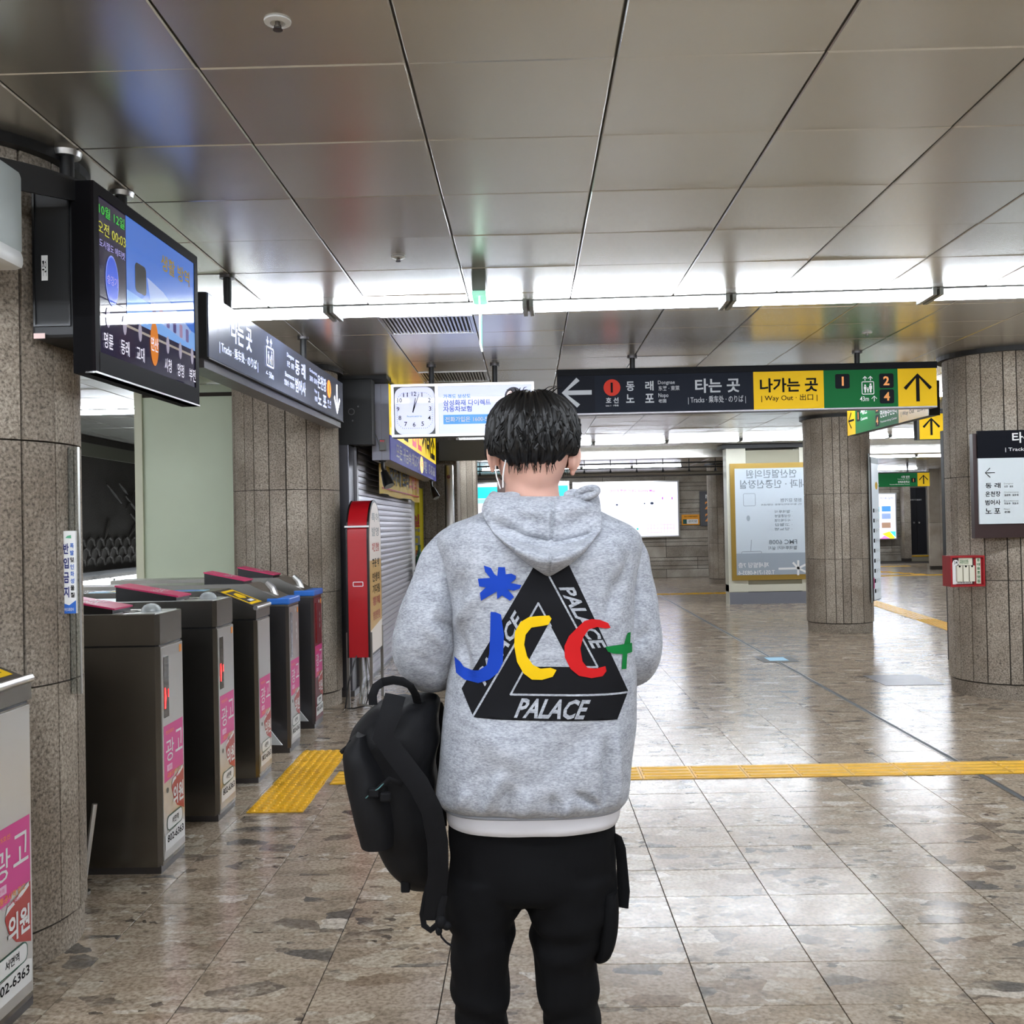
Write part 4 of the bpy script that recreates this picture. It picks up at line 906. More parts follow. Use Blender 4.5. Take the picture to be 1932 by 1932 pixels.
for L2, w, p in ((.155, .007, (790.5, 743)), (.125, .010, (784, 751))):
    c0 = f.uv(779, 778.5); c1 = f.uv(*p); dx, dy = c1[0] - c0[0], c1[1] - c0[1]; l = math.hypot(dx, dy); nx, ny = -dy / l * w / 2, dx / l * w / 2
    f.polys('clock_hand', BLACKP, fc, [[(c0[0] - nx, c0[1] - ny), (c0[0] + nx, c0[1] + ny), (c1[0] + nx * .5, c1[1] + ny * .5), (c1[0] - nx * .5, c1[1] - ny * .5)]], .003)
f.tpx('humetro', 768, 783.5, 796, 787, mat('pale_teal', (120, 170, 190), .5), fc, d=.001)
ad = f.slab('advert_face', mat('lit_advert', (210, 216, 250), .015, emit=.24, spec=.12), cl, am + .012, b0 + .02, a1 - .02, b1 - .02, -.012, 0)
SKY, COB = mat('ad_sky', (30, 120, 205), .3, emit=.15), mat('ad_cobalt', (20, 66, 175), .3, emit=.1)
f.tpx('가격도 보상도', 836, 743.5, 888, 752, SKY, ad, bold=.02); f.tpx('삼성화재 다이렉트', 836, 753.5, 926, 765, COB, ad, bold=.024); f.tpx('자동차보험', 836, 766, 890, 777, COB, ad, bold=.024)
a, b = f.uv(836.5, 783); c, d_ = f.uv(960, 798); f.polys('blue_band', mat('ad_band', (24, 130, 200), .3, emit=.2), ad, [[(a, d_), (c, d_), (c, b), (a, b)]], .001)
f.tpx('전화가입은 1600-5007', 840, 785.5, 936, 795.5, WHITEP, ad, bold=.014, d=.003)
f.polys('portrait_hair', mat('ad_hair', (34, 26, 44), .4), ad, [[f.uv(969 + 17 * math.cos(k * math.pi / 12) * (1.05 if k > 12 else 1), 748 - 18 * math.sin(k * math.pi / 12)) for k in range(24)]], .001)
f.polys('portrait_face', mat('ad_skin', (236, 205, 200), .4, emit=.3), ad, [[f.uv(964 + 8.5 * math.cos(k * math.pi / 10), 748 - 11 * math.sin(k * math.pi / 10)) for k in range(20)]], .002)
f.polys('portrait_jacket', COB, ad, [[f.uv(*p) for p in ((940, 790), (950, 768), (962, 760), (976, 760), (990, 768), (1000, 790))]], .0015)
hang(cl, -.778, 8.5, b1); hang(cl, -.25, 8.5, b1)

# ------------------------------------------------------------------ shop: shutter, posts, sign box, banners
sh = thing('roller_shutter', 'closed grey roller shutter of the shop at left', 'shutter', (-1.56, 11.6, 0)); ZS = 2.12
SLAT = mat_brushed('shutter_steel', (204, 203, 210), .42, (1, 1, 8), .06, .1)
sl = MB().prism([(0, 0), (.009, .004), (.011, .026), (.009, .049), (0, .052), (0, .056), (-.004, .056), (-.004, 0)], 9.30, 13.7, 'y')
sl.v = [Vector((v.x, v.y, v.z)) for v in sl.v]; slm = sl.mesh('slat', SLAT)
for k in range(39): place('slat', slm, (-1.567, 0, .02 + .0585 * k), sh)
MB().box(-1.60, -1.535, 9.22, 9.30, 0, 2.20).build('guide_rail', STEELD, sh); MB().box(-1.60, -1.52, 13.7, 13.8, 0, 2.36).build('guide_rail', STEELL, sh)
MB().box(-1.60, -1.54, 9.3, 13.7, 0, .03).build('bottom_bar', STEELD, sh)
tag(MB().box(-1.66, -1.60, 9.2, 15, 0, CEIL).build('wall_shop_front', BLACKM), kind='structure')
po = thing('shop_post', 'dark steel post between the stone column and the red lightbox', 'post', (-1.6, 9.05, 0))
MB().box(-1.655, -1.56, 8.95, 9.2, .0, 2.205, .006).build('shaft', mat_brushed('post_steel', (92, 92, 98), .34, (1, 1, 14), .08, .1), po); MB().box(-1.66, -1.54, 8.93, 9.22, 0, .05).build('foot', STEELD, po)
hb = thing('shutter_box', 'black shutter motor box above the dark steel post', 'box', (-1.5, 9.2, 2.5))
MB().box(-1.66, -1.36, 9.02, 9.215, 2.21, CEIL - .02).build('housing', BLACKM, hb)
ff = XF((0, 9.018, 0)); ff.ring_rect('round_port', STEELD, hb, -1.57, 2.47, -1.51, 2.53, .029, .008, .001); ff.disc('screw', STEELD, hb, -1.48, 2.545, .008, d=.001); ff.disc('screw', STEELD, hb, -1.53, 2.42, .008, d=.001)
MB().box(-1.70, -1.22, 8.98, 9.3, CEIL - .025, CEIL + .004).build('top_flange', BLACKM, hb)
sb = thing('shop_sign_box', 'yellow and blue lit shop sign box above the roller shutter', 'sign', (-1.31, 11.6, 2.4)); ZB = 2.085
MB().box(-1.405, -1.245, 9.30, 13.95, ZB, CEIL - .03).build('case', mat('lavender_grey', (186, 188, 205), .45), sb)
f = YF((-1.243, 9.30, ZB)); LL, HB = 4.65, CEIL - .03 - ZB
SY_ = mat('shop_yellow', (250, 214, 12), .4, emit=.28); SB_ = mat('shop_blue', (32, 32, 140), .5, emit=.14, spec=.1); SR_ = mat('shop_red', (214, 40, 70), .4, emit=.3)
f.slab('yellow_face', SY_, sb, 0, .23, LL, HB, -.002, .004); f.slab('blue_face', SB_, sb, 0, 0, LL, .23, -.002, .004)
for ch, a, m in (('연', .15, BLACKP), ('산', .95, BLACKP), ('금', 1.75, SR_), ('은', 2.30, SR_), ('거', 2.85, BLACKP), ('래', 3.4, BLACKP), ('소', 3.95, BLACKP)): f.text(ch, a, .27, a + .52, .66, m, sb, .04, .006)
f.text('모든 귀금속 최고가', .42, .04, 2.45, .19, WHITEP, sb, .02, .006); bd = f.disc('gold_badge', mat('badge_gold', (255, 190, 60), .4, emit=.6), sb, 2.75, .115, .19, .10, .006); f.text('현금', 2.62, .07, 2.88, .16, SR_, bd, .02, .008); f.text('매입', 3.05, .04, 3.35, .19, WHITEP, sb, .02, .006); f.text('051-867-6868', 3.6, .05, 4.5, .18, WHITEP, sb, .02, .006)
XF((0, 9.298, 0)).slab('seam_strip', STEELD, sb, -1.318, ZB, -1.316, CEIL - .04, 0, .002)
jb = MB().box(-1.335, -1.275, 9.255, 9.30, 2.17, 2.27, .006).build('junction_box', GREYG, sb); MB().box(-1.402, -1.37, 9.27, 9.30, 2.36, 2.42).build('junction_box', mat('switch_beige', (190, 186, 160), .5), sb)
XF((0, 9.254, 0)).text('주의', -1.325, 2.245, -1.29, 2.262, SR_, jb, .01, .001)
MB().tube([(-1.42, 9.28, 2.78), (-1.435, 9.27, 2.6), (-1.42, 9.27, 2.45), (-1.39, 9.26, 2.36), (-1.36, 9.28, 2.30), (-1.33, 9.27, 2.2)], .004, 6).build('cable', mat('cable_grey', (150, 150, 145), .6), sb, True)
def flood(par_label, x, y, z):
    t = thing('flood_lamp', par_label, 'lamp', (x, y, z), 'flood lamps under the shop sign')
    MB().tube([(x, y, z), (x, y, z - .07), (x + .02, y - .02, z - .12)], .016, 8).build('stem', BLACK, t, True)
    MB().cyl((x, y, z + .0), (x, y, z - .012), .035, n=14).build('base', BLACK, t)
    MB().tube([(x + .012, y - .015, z - .10), (x + .05, y - .045, z - .20), (x + .065, y - .055, z - .235)], [.03, .05, .052], 14).build('head', BLACK, t, True)
    MB().tube([(x + .0625, y - .053, z - .229), (x + .067, y - .0565, z - .2385)], .044, 14).build('lens', GREYG, t)
flood('black flood lamp hanging from the near end of the shop sign', -1.325, 9.40, ZB); flood('black flood lamp hanging from the far end of the shop sign', -1.27, 13.6, ZB)
BANY = mat('banner_yellow', (226, 192, 62), .6)
def banner(name, label, f, w, h, mtl, wav=.02):
    t = thing(name, label, 'banner', f.P(w / 2, h / 2)); mb = MB(); N = 24
    for k in range(N + 1):
        a = w * k / N; d = wav * math.sin(k * .8) + wav * .5 * math.sin(k * 1.9)
        for b in (0, h): mb.v.append(f.P(a, b + .012 * math.sin(k * .5), d * (1 if b == 0 else .3)))
    for k in range(N): mb.f.append((2 * k, 2 * k + 2, 2 * k + 3, 2 * k + 1))
    mb.build('cloth', mtl, t, True); return t
f = YF((-1.44, 9.95, 1.80)); bn = banner('cloth_banner', 'yellow cloth banner with black and red lettering before the shutter top', f, 3.6, .40, BANY, .012)
f.text('노후차에 보약', .3, .12, 2.4, .33, BLACKP, bn, .04, .016); f.text('2,3월호', 2.45, .12, 3.2, .33, REDO, bn, .02, .016); f.text('일요일', 3.25, .10, 3.5, .35, REDB, bn, .02, .016)
f.slab('stripe', REDO, bn, .1, .055, 3.5, .07, .0145, .0155); f.slab('stripe', REDO, bn, .1, .365, 3.5, .38, .012, .0155)
f = XF((-1.62, 13.9, 1.0)); vb_ = banner('cloth_banner', 'narrow yellow vertical banner at the far end of the shutter', f, .20, 1.0, mat('banner_lime', (226, 206, 30), .6), .004)
for ch, b, m, h in (('속', .80, BLACKP, .13), (':', .70, BLACKP, .04), ('일', .47, REDB, .17), ('의', .40, GREYG, .05), ('ㅁ', .22, GREYG, .13), ('품', .05, REDB, .1)): f.text(ch, .04, b, .15 if ch != ':' else .07, b + h, m, vb_, .03, .008)

# red and gold free-standing lightbox
rb = thing('arched_lightbox', 'red and gold arched standing lightbox on metal legs before the shutter', 'lightbox', (-1.39, 8.65, 0))
REDL = mat('lightbox_red', (168, 10, 22), .35, emit=.02)
ya, yb, zb, zt = 8.30, 8.98, .42, 1.70
def arch(y0, y1, z0, z1, n=14):
    r = (y1 - y0) / 2; h = .33
    return [(y0, z0), (y1, z0)] + [((y0 + y1) / 2 + r * math.cos(k * math.pi / n), z1 - h + h * math.sin(k * math.pi / n)) for k in range(n + 1)]
bx = MB().prism(arch(ya, yb, zb, zt), -1.475, -1.30, 'x').build('case', REDL, rb, True)
MB().prism(arch(ya - .006, yb + .006, zb, zt + .006), -1.312, -1.296, 'x').build('black_rim', BLACK, rb); MB().prism(arch(ya - .006, yb + .006, zb, zt + .006), -1.482, -1.47, 'x').build('black_rim', BLACK, rb)
f = YF((-1.2955, ya, zb)); pts = [(y - ya, z - zb) for y, z in arch(ya + .02, yb - .02, zb + .02, zt - .015)]
GOLD = mat('lightbox_gold', (196, 156, 84), .35, emit=.06); fcg = f.polys('gold_face', GOLD, rb, [pts], .001)
PALE = mat('lightbox_pale', (216, 206, 196), .35, emit=.08); f.polys('pale_top', PALE, fcg, [[p for p in pts if p[1] > .78] + [(.021, .78), (.659, .78)]], .002); f.polys('pale_foot', PALE, fcg, [[(.021, .021), (.659, .021), (.659, .26), (.021, .21)]], .002)
for tx, b, m in (('특허', 1.10, GREYG), ('발명', .98, GREYG), ('치킨 한방', .85, REDO), ('구운 약', .72, BLACKP), ('인생의', .60, BLACKP), ('기다림', .50, BLACKP), ('황제', .40, REDB), ('영양만점', .28, REDB)): f.text(tx, .15, b, .55, b + .075, m, fcg, .02, .003)
f2 = XF((0, ya - .001, 0)); f2.slab('white_band', WHITEG, rb, -1.49, 1.475, -1.29, 1.49, 0, .006); f2.ring_rect('handle_slot', WHITEP, rb, -1.43, .995, -1.345, 1.035, .008, .006, .002)
for x in (-1.485, -1.297):
    for y in (ya + .03, yb - .03): MB().box(x - .012, x + .012, y - .012, y + .012, 0, .62).build('leg', STEEL, rb)
MB().tube([(-1.40, ya + .04, .47), (-1.42, ya - .03, .40), (-1.47, ya - .06, .22), (-1.50, ya - .05, .02), (-1.44, ya - .02, .012), (-1.36, ya + .1, .012), (-1.36, ya + .22, .05), (-1.37, ya + .2, .42)], .006, 6).build('power_cord', BLACK, rb, True)
for k in range(3): MB().tube([(-1.38 + .02 * k, ya + .06, .44), (-1.37 + .03 * k, ya + .05, .25), (-1.39 + .02 * k, ya - .02, .05), (-1.33 + .02 * k, ya + .02, .02)], .005, 6).build('power_cord', mat('cable_grey'), rb, True)
bt = thing('green_bottle', 'dark green bottle shape by the narrow yellow banner', 'bottle', (-1.47, 13.6, 0))
MB().rings([[(-1.45 + r * math.cos(k * math.pi / 8), 13.6 + r * math.sin(k * math.pi / 8), z) for k in range(16)] for r, z in ((.05, .9), (.055, .95), (.055, 1.06), (.02, 1.16), (.018, 1.22), (.02, 1.23))]).build('glass', mat('bottle_green', (14, 74, 34), .15), bt, True)
MB().box(-1.52, -1.39, 13.54, 13.66, 0, .90, .005).build('stand', BLACKM, bt)

# ------------------------------------------------------------------ far wall: lightboxes and notices
BOARD = mat('board_white', (236, 236, 255), .3, emit=.42)
def board(label, px0, px1, py0, py1, y=27.1):
    f = XF((0, y, 0)); a0, b1 = f.uv(px0, py0); a1, b0 = f.uv(px1, py1); t = thing('wall_lightbox', label, 'lightbox', ((a0 + a1) / 2, y, (b0 + b1) / 2), 'wall lightboxes')
    f.slab('case', STEELD, t, a0, b0, a1, b1, -.10, -.02); f.frame('frame', STEELL, t, a0, b0, a1, b1, .04, -.02, .02); f.slab('face', BOARD, t, a0 + .03, b0 + .03, a1 - .03, b1 - .03, -.02, .0)
    return f, t, a0, b0, a1, b1
f, t, a0, b0, a1, b1 = board('glowing white street map board on the far granite wall', 1080, 1283, 910, 1013)
VIO, TEA, INK = mat('map_violet', (190, 90, 200), .4, emit=.3), mat('map_teal', (40, 200, 195), .4, emit=.3), mat('map_ink', (60, 80, 110), .4)
f.tpx('연산역 주변 안내도 Vicinity Map', 1150, 923, 1236, 930, VIO, t, bold=.004, d=.003)
for p in ((1164, 952.5, 2.2, 1.6), (1230, 949.5, 3.2, 2.4), (1216, 950, 1.3, 1.3)): a, b = f.uv(p[0], p[1]); f.disc('map_mark', INK, t, a, b, p[2] * .014, p[3] * .014, .003)
a, b = f.uv(1203, 998); f.disc('map_mark', TEA, t, a, b, .026, .026, .003)
for p in (1250, 1268): a, b = f.uv(p, 940); f.slab('map_mark', VIO, t, a - .015, b - .03, a + .015, b + .03, .001, .003)
A0, B1 = f.uv(1222, 990); A1, B0 = f.uv(1272, 1004); f.frame('legend_frame', VIO, t, A0, B0, A1, B1, .006, .001, .003); f.slab('legend_line', VIO, t, A0, (A0 * 0 + (B0 + B1) / 2), A1, (B0 + B1) / 2 + .006, .001, .003)
for k in range(1, 8): f.slab('legend_line', VIO, t, A0 + (A1 - A0) * k / 8, B0, A0 + (A1 - A0) * k / 8 + .006, B1, .001, .003)
f, t, a0, b0, a1, b1 = board('glowing cyan and white board left of the street map board', 890, 1076, 911, 1013)
CY = mat('board_cyan', (40, 205, 220), .3, emit=.5); f.slab('cyan_band', CY, t, a0 + .03, b1 - .42, a1 - .03, b1 - .12, .001, .003); f.slab('cyan_band', mat('board_paler', (150, 235, 240), .3, emit=.5), t, a0 + .03, b1 - .55, a1 - .03, b1 - .44, .001, .003)
f, t, a0, b0, a1, b1 = board('bright tall lightbox with photo grid beside the far dark door', 1630, 1693, 931, 1018, 34.4)
f.tpx('연산 메디컬센터', 1660, 938, 1686, 942, mat('ad_cobalt'), t, bold=.01, d=.003); f.tpx('진료과목', 1655, 950, 1668, 953, ORG, t, d=.003)
for k, (px, py, c) in enumerate(((1651, 961, (90, 190, 215)), (1672, 960, (70, 130, 190)), (1651, 974, (140, 215, 225)), (1672, 974, (130, 150, 190)), (1651, 991, (110, 100, 130)), (1672, 991, (150, 120, 100)))):
    a, b = f.uv(px, py); f.slab('photo', mat('photo_%d' % k, c, .4, emit=.5), t, a - .15, b - .09, a + .15, b + .09, .001, .003)
a, b = f.uv(1654, 1003); c, d_ = f.uv(1690, 1017)
f.polys('pink_corner', mat('poster_pink', (236, 110, 200), .4, emit=.8), t, [[(a + .1, d_), (c - .15, d_), (c - .42, b - .07), (a + .3, b - .1)]], .003); f.polys('yellow_corner', mat('poster_yellow', (250, 226, 40), .4, emit=.9), t, [[(c - .15, d_), (c - .45, b - .08), (c - .2, b), (c - .02, d_ + .04)]], .004); f.polys('blue_corner', mat('poster_blue', (60, 170, 215), .4, emit=.8), t, [[(c - .2, b), (c, b), (c, d_ + .06)]], .004)
def notice(name, label, px0, py0, px1, py1, y, m, **k):
    f = XF((0, y, 0)); a0, b1 = f.uv(px0, py0); a1, b0 = f.uv(px1, py1); t = thing(name, label, 'sign', ((a0 + a1) / 2, y, (b0 + b1) / 2)); f.slab('plate', m, t, a0, b0, a1, b1, -.03, 0); return f, t, a0, b0, a1, b1
f, t, a0, b0, a1, b1 = notice('wall_notice', 'small orange notice on the far granite wall right of the map board', 1286, 971, 1320, 990, 27.17, mat('notice_orange', (238, 160, 30), .4))
f.tpx('청소년 유해환경 출입금지', 1291, 973, 1316, 976, BLACKP, t, bold=.01, d=.003); a, b = f.uv(1288.5, 980); c, d_ = f.uv(1317, 988); f.slab('white_field', ADW, t, a, d_, c, b, 0, .003); f.slab('picture', mat('notice_teal', (20, 80, 74), .4), t, a, d_, a + .1, b, .003, .005)
f.tpx('금연구역 안내문', 1299, 981, 1315, 986, BLACKP, t, bold=.004, d=.005)
f, t, a0, b0, a1, b1 = notice('exit_number_plate', 'tall dark grey plate with arrow and orange numbers by the far column', 1320, 927, 1350, 992, 27.15, mat('plate_grey', (74, 74, 78), .4))
f.arrow(WHITEP, t, a0 + .20, b1 - .14, .14, .785, .2, .004)
for b in (.48, .16): f.text('2', a0 + .13, b0 + b - .04, a0 + .27, b0 + b + .17, ORG, t, .03, .004)

# gold framed poster panel
kp = thing('poster_kiosk', 'white panel with gold frame and mirror-written clinic poster', 'poster stand', (4.4, 18.2, 0)); y = 18.05
f = XF((0, y, 0)); a0 = f.uv(1373, 1000)[0]; a1 = a0 + 1.62; cream = mat('kiosk_cream', (206, 204, 186), .45)
f.slab('frame_post', mat('kiosk_cream'), kp, a0, .0, a0 + .34, 2.74, -.3, 0); f.slab('frame_post', cream, kp, a1 - .34, .0, a1, 2.74, -.3, 0)
f.slab('infill', mat('kiosk_olive', (150, 146, 124), .5), kp, a0 + .34, .25, a1 - .34, 2.70, -.28, -.02); f.slab('shelf', cream, kp, a0, .22, a1, .34, -.3, .01); f.slab('kick_plate', mat('kiosk_glass_grey', (120, 122, 130), .15), kp, a0 + .01, .0, a1, .21, -.29, .005); f.slab('top_beam', BLACKM, kp, a0 - .08, 2.735, a1 + .02, 2.80, -.4, .06)
pa0, pb0, pa1, pb1 = a0 + .055, .42, a1 - .02, 2.47
pp = f.slab('gold_frame', mat('frame_gold', (158, 128, 56), .4, metal=.4), kp, pa0, pb0, pa1, pb1, 0, .03)
PG = mat('poster_pale', (198, 208, 216), .3); PG2 = mat('poster_grey', (156, 166, 176), .3); PT = mat('poster_text', (124, 134, 142), .4)
f.slab('poster', PG, pp, pa0 + .08, pb0 + .09, pa1 - .09, pb1 - .09, .03, .032)
f.slab('grey_band', PG2, pp, pa0 + .08, pb0 + .09, pa1 - .09, pb0 + .47, .032, .034)
def mt(tx, x0, y0, x1, y1, m=PT, bold=.012): f.tpx(tx, x0, y0, x1, y1, m, pp, bold=bold, d=.036, mirror=True)
mt('연산열린의원', 1407, 886, 1502, 902); mt('내과 · 인공신장실', 1395, 905, 1520, 921); mt('원장 강기현', 1472, 940, 1512, 947); mt('전) 동아대학교병원 신장내과', 1435, 950, 1512, 954, bold=.002)
for k, tx in enumerate(('· 혈액투석', '· 만성콩팥병', '· 사구체신염', '· 고혈압', '· 당뇨병')): mt(tx, 1461, 962.5 + 8.2 * k, 1494, 968 + 8.2 * k, bold=.004)
mt('FMC 6008', 1450, 1018, 1503, 1026.5); mt('혈액투석기 설치', 1449, 1030, 1503, 1037, bold=.006); mt('제세빌딩 7층', 1392, 1061, 1450, 1071, WHITEP); mt('T.051-714-0835-6', 1392, 1076, 1461, 1084, WHITEP)
for k, (dx, dy) in enumerate(((-37, 1), (0, -15), (-10, -11), (14, -7), (15, 7), (0, 13))):
    c0, c1 = f.uv(1505, 1072), f.uv(1505 + dx, 1072 + dy); l = math.hypot(c1[0] - c0[0], c1[1] - c0[1]); nx, ny = -(c1[1] - c0[1]) / l * .018, (c1[0] - c0[0]) / l * .018
    f.polys('star_ray', WHITEP, pp, [[(c0[0] - nx, c0[1] - ny), (c0[0] + nx, c0[1] + ny), (c1[0] + nx, c1[1] + ny), (c1[0] - nx, c1[1] - ny)]], .036)
for bx in ((1401, 931, 1425, 955), (1398, 1040, 1437, 1052)): A0, B1 = f.uv(bx[0], bx[1]); A1, B0 = f.uv(bx[2], bx[3]); f.ring_rect('sketch_line', PG2, pp, A0, B0, A1, B1, .03, .01, .036)
A0, B0 = f.uv(1415, 1040); f.polys('sketch_line', PG2, pp, [[(A0, B0), (A0 + .012, B0), (A0 + .03, B0 + .2), (A0 + .015, B0 + .2)]], .036); f.disc('sketch_face', PG2, pp, *f.uv(1411, 978), .03, .05, .036)
# information wing on the fourth column
iw = thing('info_wing', 'slim white information panel on the right side of the middle column', 'sign', (4.56, 13.5, 1.5))
f = Fr((4.43, 13.25, .40), (.62, 1.0, 0), (0, 0, 1)); HW = 1.86
f.slab('case', STEELD, iw, 0, 0, .38, HW, -.03, 0); f.slab('green_head', mat('deep_green', (24, 70, 56), .4), iw, 0, HW - .08, .38, HW, 0, .003); f.slab('face', mat('panel_pale', (206, 216, 224), .3, emit=.15), iw, .02, .01, .38, HW - .085, 0, .002)
for k in range(9): f.slab('list_box', BLACKP, iw, .05, .1 + .13 * k, .12, .15 + .13 * k, .002, .004); f.text('출구 %d' % (k + 1), .16, .1 + .13 * k, .34, .15 + .13 * k, GREYG, iw, .004, .004)
f.disc('yellow_dot', YEL, iw, .25, HW - .37, .07, .05, .004); f.slab('pink_mark', MAG, iw, .0, .16, .04, .3, .002, .004)
XF((0, 13.25, 0)).slab('edge_conduit', GREYG, iw, 4.395, .38, 4.41, 2.30, 0, .012); MB().box(4.512, 4.585, 13.50, 13.53, .8, .86).build('bracket', STEELD, iw); MB().box(4.512, 4.585, 13.50, 13.53, 2.0, 2.06).build('bracket', STEELD, iw)

# sign and emergency lamp case on the right column
ts_ = thing('track_sign', 'white and dark track direction sign in a brown frame on right column', 'sign', (3.95, 8.1, 2.0))
y = 8.06; f = XF((0, y, 0)); a0, b1 = f.uv(1843, 813); b0 = f.uv(1846, 989)[1]; a1 = a0 + .64
BR = mat('dark_brown_board', (48, 28, 26), .4)
f.slab('backing', BR, ts_, a0 - .03, b0 - .11, a1 + .05, b1 - .02, -.07, -.012); hb_ = f.uv(1846, 865)[1]
f.slab('dark_head', NAVYD, ts_, a0, hb_, a1, b1, -.012, .004); f.slab('white_face', mat('sign_pale', (208, 216, 218), .4), ts_, a0 + .002, b0, a1, hb_, -.012, .003)
f.text('타는 곳', a0 + .27, hb_ + .115, a0 + .56, hb_ + .20, WHITEP, ts_, .022, .006); f.text('| Tracks · 乘车处 |', a0 + .215, hb_ + .045, a0 + .60, hb_ + .085, WHITEP, ts_, .006, .006)
c = f.uv(1867, 892); f.arrow(BLACKP, ts_, c[0], c[1], .078, math.pi / 2, .08, .006)
for k, (tx, e, h) in enumerate((('동 래', 'Dongnae', '东莱 · 東萊'), ('온천장', 'Oncheonjang', '温泉场 · 溫泉場'), ('범어사', 'Beomeosa', '梵鱼寺 · 梵魚寺'), ('노 포', 'Nopo', '老圃'))):
    yy = 911 + 16 * k; f.tpx(tx, 1858.5, yy, 1887, yy + 10, BLACKP, ts_, bold=.014, d=.006); x1 = 1911 if k in (0,) else 1921
    if k == 3: x1 = 1905
    f.tpx(e, 1893.5, yy, x1, yy + 3.6, GREYG, ts_, bold=.004, d=.006); f.tpx(h, 1894, yy + 5, x1, yy + 9, BLACKP, ts_, bold=.002, d=.006)
eb = thing('emergency_lamp_case', 'red emergency lamp case with white lamps on the right column', 'wall case', (3.75, 8.25, 1.2))
y = 8.13; f = XF((0, y, 0)); a0, b1 = f.uv(1791, 1049); a1, b0 = f.uv(1857, 1106); w, h = a1 - a0, b1 - b0
REDC = mat('case_red', (150, 24, 30), .35)
f.slab('case', REDC, eb, a0, b0, a1, b1, -.14, 0); f.frame('rim', REDC, eb, a0, b0, a1, b1, .014, 0, .02)
f.slab('recess', mat('case_dark', (60, 22, 24), .4), eb, a0 + w * .06, b0 + h * .08, a0 + w * .70, b1 - h * .08, 0, .003)
CRM = mat('lamp_cream', (214, 210, 190), .4); f.slab('number_tape', WHITEG, eb, a0 + w * .05, b0 + h * .08, a0 + w * .17, b0 + h * .78, .003, .006)
f.disc('number_disc', WHITEP, eb, a0 + w * .17, b1 - h * .22, w * .085, d=.008); f.text('34', a0 + w * .12, b1 - h * .27, a0 + w * .22, b1 - h * .16, BLACKP, eb, .01, .01)
for k in range(3): f.slab('hand_lamp', CRM, eb, a0 + w * (.18 + .18 * k), b0 + h * .17, a0 + w * (.33 + .18 * k), b0 + h * .68, .003, .03); f.disc('hook', BLACKP, eb, a0 + w * (.25 + .18 * k), b0 + h * .66, .008, d=.031)
f.slab('name_label', CRM, eb, a0 + w * .26, b0 + h * .69, a0 + w * .66, b1 - h * .07, .003, .007); f.text('휴대용비상조명등', a0 + w * .29, b1 - h * .27, a0 + w * .54, b1 - h * .12, GRN, eb, .01, .009); f.slab('lower_label', WHITEG, eb, a0 + w * .17, b0 + h * .09, a0 + w * .64, b0 + h * .17, .003, .007); f.text('사용법 안내', a0 + w * .2, b0 + h * .11, a0 + w * .6, b0 + h * .15, BLACKP, eb, .004, .009)
f.slab('side_label', CRM, eb, a0 + w * .77, b0 + h * .09, a0 + w * .90, b1 - h * .08, 0, .005)
for k, ch in enumerate('휴대용조명등'): f.text(ch, a0 + w * .79, b1 - h * (.20 + .135 * k), a0 + w * .88, b1 - h * (.105 + .135 * k), GRN, eb, .02, .007)
bp_ = thing('dark_post', 'thin black vertical post left of the right column', 'post', (4.3, 10.6, 0)); MB().box(4.27, 4.325, 10.55, 10.62, 1.05, 2.35).build('upper_shaft', BLACKM, bp_); MB().box(4.285, 4.31, 10.57, 10.60, 0, 1.05).build('lower_shaft', BLACKM, bp_)
# far dark door
dr = tag(MB().box(12.70, 13.30, 34.40, 34.46, .22, 2.45).build('door_1', mat('door_black', (26, 27, 33), .4)), kind='structure')
MB().box(12.975, 12.99, 34.39, 34.40, .22, 2.45).build('leaf_gap', BLACK, dr)
for x in (12.88, 13.05): MB().ball((x, 34.37, 1.28), .035, 10, 6).build('door_knob', STEELL, dr, True)
XF((0, 34.398, 0)).text('관계자 외 출입금지', 12.78, 2.02, 13.15, 2.07, WHITEP, dr, .01, .001)
MB().box(12.69, 13.38, 34.15, 34.6, 0, .22).build('door_step', mat('step_stone', (140, 132, 112), .6), dr); MB().box(12.69, 13.38, 34.14, 34.15, .16, .20).build('step_nosing', TACT, dr); MB().box(13.30, 13.38, 34.38, 34.46, .22, 2.5).build('door_jamb', STEELL, dr)
tag(MB().box(13.38, 16, 34.0, 34.5, 0, CEIL).build('trim_3', GRAN), kind='structure')

# ------------------------------------------------------------------ the person seen from behind
pe = thing('person', 'person seen from behind in a grey hoodie and black trousers, holding a black backpack', 'person', (.0, 2.22, 0))
PY = 2.2
def W(px, py, Y=PY): return atY(px, py, Y)
def ring(xl, xr, back, front, z, n=48, e=2.5, rear=None):
    cx, cy, a, b = (xl + xr) / 2, (back + front) / 2, (xr - xl) / 2, (front - back) / 2; p = []
    for k in range(n):
        t = 2 * math.pi * k / n; c, s = math.cos(t), math.sin(t)
        p.append(Vector((cx + a * math.copysign(abs(c) ** (2 / e), c), cy + b * math.copysign(abs(s) ** (2 / e), s), z)))
    return p
def rows_to_rings(rows, n=48, e=2.5, Y=PY, sub=6):
    R_ = []
    for py, xl, xr, b, f in rows:
        l, r = W(xl, py, Y), W(xr, py, Y); R_.append(((l.x, r.x, b, f, (l.z + r.z) / 2)))
    out = []
    for i in range(len(R_) - 1):
        p0, p1, p2, p3 = R_[max(i - 1, 0)], R_[i], R_[i + 1], R_[min(i + 2, len(R_) - 1)]
        for k in range(sub):
            t = k / sub
            v = [.5 * (2 * b + (c - a) * t + (2 * a - 5 * b + 4 * c - d) * t * t + (3 * b - a - 3 * c + d) * t ** 3) for a, b, c, d in zip(p0, p1, p2, p3)]
            out.append(ring(*v, n, e))
    out.append(ring(*R_[-1], n, e)); return out
